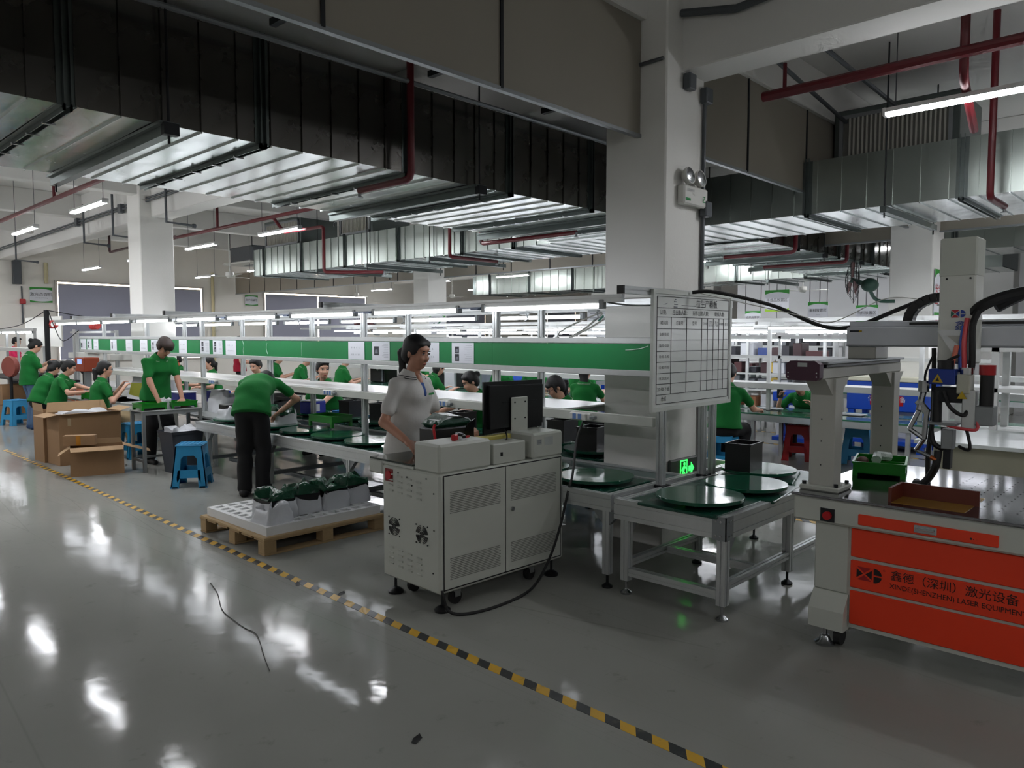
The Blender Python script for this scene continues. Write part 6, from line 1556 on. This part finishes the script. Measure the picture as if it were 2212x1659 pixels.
    for i in (0,1):
        a, e, w_ = armJ[i]; en = a+(e-a)*sleeve
        T += [pc(a-u2*.004*s, en, .045*s, .051*s, .045), pc(nb-u2*.082*s, a+u2*.0*s, .042*s, .040*s, .03)]
        if fem: T += [pe(chest+f2*.085*s+side*(.065 if i == 0 else -.065)*s+u2*.02*s, np.stack([f2,side,u2],1), r(.05,.055,.06), .04)]
    hb_ = pel-u1*(.085 if not sit else .02)*s
    T += [dict(f=lambda P: (P-hb_)@u1, lo=hb_-.5, hi=hb_+.5, k=0.0, op='sub')]
    sdf_mesh('shirt', T, sv, shirt, p, .0055, int(abs(loc[1])*100))
    # ---- trousers
    G = [pc(pel-u1*.0*s, pel+u1*.08*s, .124*s, .112*s, .02, side, 1.18)]
    for i in (0,1):
        hp, kn, an = legJ[i]; G += [pc(hp, kn, .092*s, .078*s, .03), pc(kn, an+(kn-an)*.02, .077*s, .070*s, .02)]
    sdf_mesh('trousers', G, max(vox,.012), pants, p, .006, 5)
    shoes = shoes or blkr
    for i in (0,1):
        hp, kn, an = legJ[i]; fd = fwd
        sdf_mesh('shoe', [pc(an-fd*.03-A(0,0,.045*s), an+fd*.14*s-A(0,0,.058*s), .042*s, .032*s, .02), pc(an-A(0,0,.0), an-fd*.02-A(0,0,.04*s), .042*s, .045*s, .02), pc(an-fd*.03+A(0,0,-.03*s), an+fd*.02-A(0,0,.03*s), .04*s, .04*s, .02)], .012, shoes, p)
    # ---- hair
    def plane(c):
        nv = hx*.80-hz*.60; base = hc.copy()
        return dict(f=lambda P: -((P-base)@nv-c*s), lo=hc-.3, hi=hc+.3, k=0.0, op='sub')
    K = [pe(H(-.016,0,.036), R, r(.101,.083,.096), .02)]
    if hair in ('short','mop'):
        K += [pe(H(-.050,0,-.010), R, r(.066,.076,.070), .02), pe(H(.020,0,.080), R, r(.078,.070,.050), .02)]
    else: K += [pe(H(-.050,0,-.020), R, r(.068,.074,.080), .02)]
    K += [plane(.020)]
    if hair == 'short': K += [pe(H(.050,.012,.094), R, r(.042,.058,.020), .015), pe(H(-.002,.074,.02), R, r(.020,.010,.040), .01), pe(H(-.002,-.074,.02), R, r(.020,.010,.040), .01)]
    if hair == 'mop': K += [pe(H(.055,.0,.078), R, r(.056,.078,.038), .02), pe(H(.086,.025,.050), R, r(.022,.040,.030), .015), pe(H(.086,-.030,.054), R, r(.022,.036,.028), .015), pe(H(.005,.078,.01), R, r(.042,.016,.048), .015), pe(H(.005,-.078,.01), R, r(.042,.016,.048), .015)]
    if hair in ('pony','bun','long'): K += [pe(H(.036,.034,.077), R, r(.036,.040,.020), .025), pe(H(.034,-.032,.077), R, r(.036,.042,.020), .025), pe(H(.022,.069,.030), R, r(.030,.011,.046), .012), pe(H(.022,-.069,.030), R, r(.030,.011,.046), .012)]
    if hair == 'bangs': K += [pe(H(.072,0,.056), R, r(.024,.062,.030), .015), pe(H(.035,.070,.0), R, r(.016,.010,.060), .01), pe(H(.035,-.070,.0), R, r(.016,.010,.060), .01)]
    if hair == 'bun': K += [pe(H(-.118,0,.045), R, r(.040,.043,.040), .015)]
    if hair in ('pony','bangs'): K += [pc(H(-.10,0,.01), H(-.132,0,-.03), .020*s, .028*s, .015), pc(H(-.132,0,-.03), H(-.13,.0,-.03)-A(0,0,.13*s), .030*s, .026*s, .02), pc(H(-.13,.0,-.03)-A(0,0,.13*s), H(-.12,0,-.03)-A(0,0,.24*s), .026*s, .008*s, .02)]
    if hair == 'long': K += [pc(H(-.075,0,.0), H(-.09,0,-.02)-A(0,0,.22*s), .072*s, .055*s, .03, hx, .55), pc(H(-.09,0,-.02)-A(0,0,.22*s), H(-.085,0,-.02)-A(0,0,.38*s), .055*s, .022*s, .03, hx, .55)]
    sdf_mesh('hair', K, max(vox*.85,.008), hm, p, .0035, 3)
    # ---- face details
    Rm = Matrix(R.tolist()).to_4x4()
    def fm(c): return Matrix.Translation(Vector(H(*c)))@Rm
    for sg in (1,-1):
        MB().at(fm((.0835,sg*.030,.006))).ell((0,0,0), r(.0070,.0150,.0066), 10, 6).build('eye', eye_w, p, True)
        MB().at(fm((.0885,sg*.030,.006))).ell((0,0,0), r(.0030,.0068,.0064), 10, 6).build('iris', eye_m, p, True)
        MB().at(fm((.0865,sg*.030,.0125))).ell((0,0,0), r(.0055,.0165,.0022), 10, 5).build('eyelid', eye_m, p, True)
        MB().at(fm((.086,sg*.031,.026))).ell((0,0,0), r(.005,.017,.0035), 8, 5).build('eyebrow', hm, p, True)
    MB().at(fm((.0885,0,-.066))).ell((0,0,0), r(.006,.0185,.0065), 10, 6).build('lips', lipm, p, True)
    if glasses:
        g = MB().at(fm((.100,0,.004)))
        for sg in (1,-1):
            g.tube([(0, s*(sg*.031+.022*math.cos(a)), s*.018*math.sin(a)) for a in [2*PI*i/14 for i in range(15)]], .0018, 5, cap=False)
            g.tube([(0,sg*.054*s,.004*s),(-.06*s,sg*.074*s,.006*s),(-.1*s,sg*.078*s,.0)], .0016, 5)
        g.tube([(0,-.010*s,.004*s),(.004*s,0,.007*s),(0,.010*s,.004*s)], .0018, 5)
        g.build('glasses', glass_f, p)
    # ---- collar with pale trim
    if collar:
        Rt = Matrix((tuple(f2), tuple(side), tuple(u2))).transposed().to_4x4()
        def ring(r0, r1, z0, z1, a0, a1, n=18):
            v = []; f = []
            for i in range(n+1):
                a = a0+(a1-a0)*i/n; dip = -.018*s*max(0, math.cos(a))
                v += [(r0*math.cos(a), r0*math.sin(a)*1.05, z0+dip), (r1*math.cos(a), r1*math.sin(a)*1.1, z1+dip)]
            for i in range(n): f.append((2*i,2*i+1,2*i+3,2*i+2))
            return v, f
        M_ = Matrix.Translation(Vector(nb-u2*.012*s))@Rt
        v, f = ring(.058*s,.098*s,.034*s,-.024*s,.42,2*PI-.42); MB().at(M_).poly(v, f).build('collar', shirt, p, True)
        if trim:
            v, f = ring(.094*s,.100*s,-.018*s,-.028*s,.42,2*PI-.42); MB().at(M_).poly(v, f).build('collar_trim', trim_w, p, True)
    if watch is not None:
        a, e, w_ = armJ[watch]; d = (w_-e)/np.linalg.norm(w_-e)
        MB().cyl(tuple(w_-d*.035), tuple(w_-d*.012), .031*s, 14).build('bracelet', mat('bracelet',(170,176,190),.3), p, True)
    return p
def wl(loc, rz, q):
    dx, dy = q[0]-loc[0], q[1]-loc[1]; c, s_ = math.cos(-rz), math.sin(-rz)
    return (dx*c-dy*s_, dx*s_+dy*c, q[2]-loc[2])
def P(label, x, y, rz, L=None, Rr=None, z=0.0, **kw):
    loc = (x, y, z)
    if L is not None: kw['hands'] = (wl(loc, rz, L), wl(loc, rz, Rr))
    return person(label, loc, rz, **kw)
R_ = math.radians
# woman in the white polo shirt at the cabinet
wp_ = P('woman in a white polo shirt standing behind the grey cabinet', 3.40, 4.26, R_(-80), (3.66,3.97,1.00), (3.13,3.96,.955), hgt=1.645, lean=.05, bend=.03, head=(.05,.22), shirt=white_s, pants=mat('teal_trousers',(70,92,96),.9), hair='pony', sk=skin_d, curl=(.6,.35), vox=.0075,
        elbow=((-.5,.3,-1),(-.9,-.35,-.6)), trim=False, sleeve=.70, palm=((0,0,-1),(0,0,-1)))
pm_ = mat('polo_blue', (52,84,150), .8)
MB().at(Matrix.Translation((.138,.0,1.285))@Matrix.Rotation(-.42,4,'Y')).ell((0,0,0), (.014,.024,.070), 12, 8).build('placket', pm_, wp_, True)
MB().at(Matrix.Translation((.108,.0,1.340))@Matrix.Rotation(-.6,4,'Y')).ell((0,0,0), (.018,.026,.045), 12, 8).build('open_neck', skin_d, wp_, True)
for r0, z0 in ((.0985,1.357),(.0890,1.370)):
    MB().at(Matrix.Translation((.035,.0,z0))).tube([(r0*math.cos(a), r0*math.sin(a)*1.09, -.018*max(0,math.cos(a))) for a in [.44+(2*PI-.88)*i/20 for i in range(21)]], .003, 5).build('collar_stripe', ink, wp_)
MB().at(Matrix.Translation((.158,.068,1.235))).box(-.004,-.03,-.008,.004,.03,.006).build('chest_logo', mat('logo_leaf',(60,150,80),.6), wp_)
# man bending over the line, seen from behind
P('worker in a green polo bending over the line, seen from behind', 3.72, 7.20, R_(47), (4.13,7.75,.80), (4.22,7.52,.82), hgt=1.70, lean=.42, bend=.86, head=(0,1.6), hair='short', fem=False, vox=.010, elbow=((.0,1,.0),(-.2,-1.3,.5)), feet=((-.02,.085),(.02,-.085)), sleeve=.60, trim=False)
# standing man with brown hair
P('young man with brown hair in a green polo standing at the steel table', 3.86, 10.02, R_(-86), (4.03,9.62,.84), (3.74,9.64,.84), hgt=1.69, lean=.10, bend=.28, head=(.05,.75), hair='mop', hairm=hair_b, fem=False, vox=.010, sk=skin_d, elbow=((-.6,.5,-.6),(-.6,-.5,-.6)), feet=((.05,.14),(.0,-.10)))
# left group
P('seated woman with a long ponytail holding an olive sheet', 3.72, 11.78, R_(-8), (4.02,11.74,.90), (3.99,11.55,.88), hgt=1.60, sit=True, lean=.10, bend=.06, head=(-.15,.12), hair='pony', glasses=True, vox=.0105, curl=(.8,.8), pants=khaki, feet=((.45,.12),(.42,-.12)), elbow=((-.3,.3,-1),(-.3,-.4,-1)))
sh_ = thing('olive_sheet', 'olive green card held by the seated woman with the ponytail', 'card', (4.05,11.50,.80), .1)
MB().poly([(0,0,0),(.02,-.30,-.03),(.06,-.32,.17),(.03,-.02,.17)], [(0,1,2,3)]).poly([(.004,0,0),(.024,-.30,-.03),(.064,-.32,.17),(.034,-.02,.17)], [(3,2,1,0)]).build('sheet', mat('olive_card',(122,124,26),.7), sh_)
P('seated woman in green looking down, left of the ponytailed woman', 3.68, 13.62, R_(-30), (4.1,13.2,.78), (3.95,13.1,.76), hgt=1.60, sit=True, lean=.22, bend=.12, head=(.0,.35), hair='bun', vox=.0115, feet=((.45,.12),(.42,-.12)))
P('worker in green with head turned away at the far left group', 3.62, 14.35, R_(10), (4.1,14.4,.76), (4.1,14.1,.76), hgt=1.60, sit=True, lean=.28, bend=.2, head=(.2,.5), hair='bun', vox=.012, feet=((.45,.12),(.42,-.12)))
P('woman in jeans and a green polo standing at the far left with a phone', 3.72, 15.25, R_(2), (4.05,15.42,1.16), (4.04,15.22,1.14), hgt=1.60, lean=.02, bend=.10, head=(.0,.55), hair='bun', pants=jeans, vox=.011, elbow=((-.5,.2,-1),(-.5,-.6,-1)), shoes=mat('blue_shoes',(40,70,110),.7), sleeve=.66)
ph_ = MB().box(4.06,15.24,1.16,4.072,15.40,1.175).build('phone', blk); tag(ph_, 'dark phone in the hands of the woman in jeans', 'phone')
P('person in a pink shirt at the far left edge', 5.2, 22.7, R_(-25), hands=((.35,.15,1.0),(.35,-.15,1.0)), hgt=1.60, lean=.1, head=(0,.2), hair='short', shirt=pink_s, vox=.014)
P('person with orange gloves half hidden behind the line at left', 6.55, 15.6, R_(180), (6.12,15.35,1.0), (6.12,15.6,1.05), hgt=1.58, sit=True, lean=.15, head=(0,.2), hair='short', sk=mat('orange_glove',(214,120,80),.6), vox=.013, feet=((.4,.1),(.4,-.1)))
# far side of the first line
P('seated woman behind the line right of the standing man', 6.22, 13.40, R_(178), (5.80,13.12,.74), (5.78,13.62,.76), hgt=1.58, sit=True, lean=.12, bend=.05, head=(-.1,.1), hair='pony', vox=.0115, feet=((.15,.12),(.15,-.12)))
P('seated man behind the line looking to the right, arm on the table', 6.02, 9.22, R_(200), (5.42,8.62,.73), (5.45,9.30,.70), hgt=1.80, sit=True, lean=.42, bend=.08, head=(.98,.10), hair='short', fem=False, vox=.0105, feet=((.35,.14),(.35,-.14)), watch=0, curl=(.15,.4), elbow=((-.2,.8,.1),(-.4,-.5,-1)))
P('worker behind the line, head just above the bending worker', 6.18, 11.45, R_(182), hands=((.45,.18,.74),(.45,-.15,.74)), hgt=1.64, sit=True, lean=.22, bend=.08, head=(.35,.3), hair='short', vox=.012, feet=((.35,.12),(.35,-.12)))
P('woman seated behind the monitor, looking down to the left', 6.22, 6.30, R_(172), (5.52,6.30,.72), (5.55,6.62,.72), hgt=1.58, sit=True, lean=.28, bend=.10, head=(-.25,.45), hair='bun', vox=.0105, feet=((.35,.12),(.35,-.12)))
P('seated woman with glasses behind the line near the column', 6.24, 5.02, R_(172), (5.62,4.80,.72), (5.62,5.12,.72), hgt=1.58, sit=True, lean=.26, bend=.10, head=(-.35,.55), hair='bangs', glasses=True, vox=.0105, feet=((.35,.12),(.35,-.12)))
# second line
kw = dict(sit=True, vox=.0145, feet=((.38,.12),(.38,-.12)))
P('worker in a red shirt standing far behind the line', 8.55, 17.1, R_(-40), hands=((.30,.12,1.0),(.30,-.12,1.0)), hgt=1.62, shirt=red_s, hair='short', vox=.0145)
P('worker in green at the second line above the bending worker', 8.42, 15.3, R_(-30), hands=((.42,.15,.80),(.42,-.15,.80)), hgt=1.6, lean=.15, head=(.1,.35), hair='pony', **kw)
P('worker in green seen from the side left of the seated man', 8.25, 14.05, R_(-35), hands=((.42,.15,.78),(.42,-.15,.78)), hgt=1.66, lean=.25, bend=.1, head=(0,.4), hair='short', fem=False, **kw)
P('worker in green behind the seated man', 8.35, 12.6, R_(-20), hands=((.42,.15,.78),(.42,-.15,.78)), hgt=1.66, lean=.15, head=(0,.3), hair='short', **kw)
P('worker in green reaching to a black screen left of the woman in white', 10.35, 12.5, R_(200), hands=((.45,.25,.85),(.45,-.15,.80)), hgt=1.62, lean=.15, head=(0,.2), hair='short', **kw)
P('worker in green looking down right behind the woman in white', 10.42, 11.75, R_(190), hands=((.48,.15,.72),(.48,-.15,.72)), hgt=1.62, lean=.38, bend=.2, head=(.3,.6), hair='short', fem=False, **kw)
P('worker with long dark hair at the second line beside the woman in white', 8.12, 9.75, R_(-10), hands=((.50,.15,.74),(.50,-.15,.74)), hgt=1.6, lean=.35, bend=.15, head=(0,.5), hair='long', **kw)
P('woman at the second line resting her face on her hand', 10.45, 10.98, R_(205), (10.15,10.72,.86), (10.05,11.0,.71), hgt=1.58, lean=.38, bend=.18, head=(.0,-.05), hair='bun', elbow=((.3,.6,-1),(-.2,-.6,-1)), **kw)
P('woman in profile at the second line above the monitor', 10.35, 10.05, R_(215), hands=((.48,.15,.72),(.48,-.15,.72)), hgt=1.58, lean=.35, bend=.15, head=(.65,.15), hair='bun', **kw)
P('person in a blue shirt far behind the monitor', 11.1, 10.35, R_(30), hands=((.35,.15,.9),(.35,-.15,.9)), hgt=1.62, lean=.3, head=(0,.3), shirt=blue_c, hair='short', **kw)
P('young man leaning on the second line above the monitor', 10.4, 9.2, R_(200), hands=((.48,.18,.72),(.48,-.15,.72)), hgt=1.68, lean=.35, bend=.05, head=(.2,.15,.15), hair='short', fem=False, **kw)
P('worker in green at the second line behind the woman with glasses', 10.3, 8.05, R_(205), hands=((.48,.15,.74),(.48,-.15,.72)), hgt=1.66, lean=.28, bend=.05, head=(0,.2), hair='short', fem=False, **kw)
P('woman with long hair seen from behind beside the column', 8.05, 6.28, R_(20), hands=((.40,.15,.85),(.40,-.15,.85)), hgt=1.62, head=(0,.2), hair='long', lean=.0, **kw)
P('man in green seen from behind right of the whiteboard', 8.38, 4.38, R_(14), (8.92,4.66,.72), (8.95,4.22,.72), hgt=1.72, sit=True, lean=.12, bend=.15, head=(.1,.55), hair='short', fem=False, vox=.012, feet=((.35,.14),(.3,-.16)), elbow=((-.2,.3,-1),(-.1,-.5,-1)))
P('woman in green facing the camera at the second line on the right', 10.48, 4.20, R_(185), (10.02,3.98,.72), (9.95,4.38,.80), hgt=1.58, sit=True, lean=.60, bend=.34, head=(.15,.45), hair='bun', vox=.012, feet=((.30,.12),(.30,-.12)), watch=0)
tag(MB().box(9.90,4.33,.80,9.915,4.41,.94).build('phone', dark), 'phone held by the woman at the second line on the right', 'phone')
finish_text()
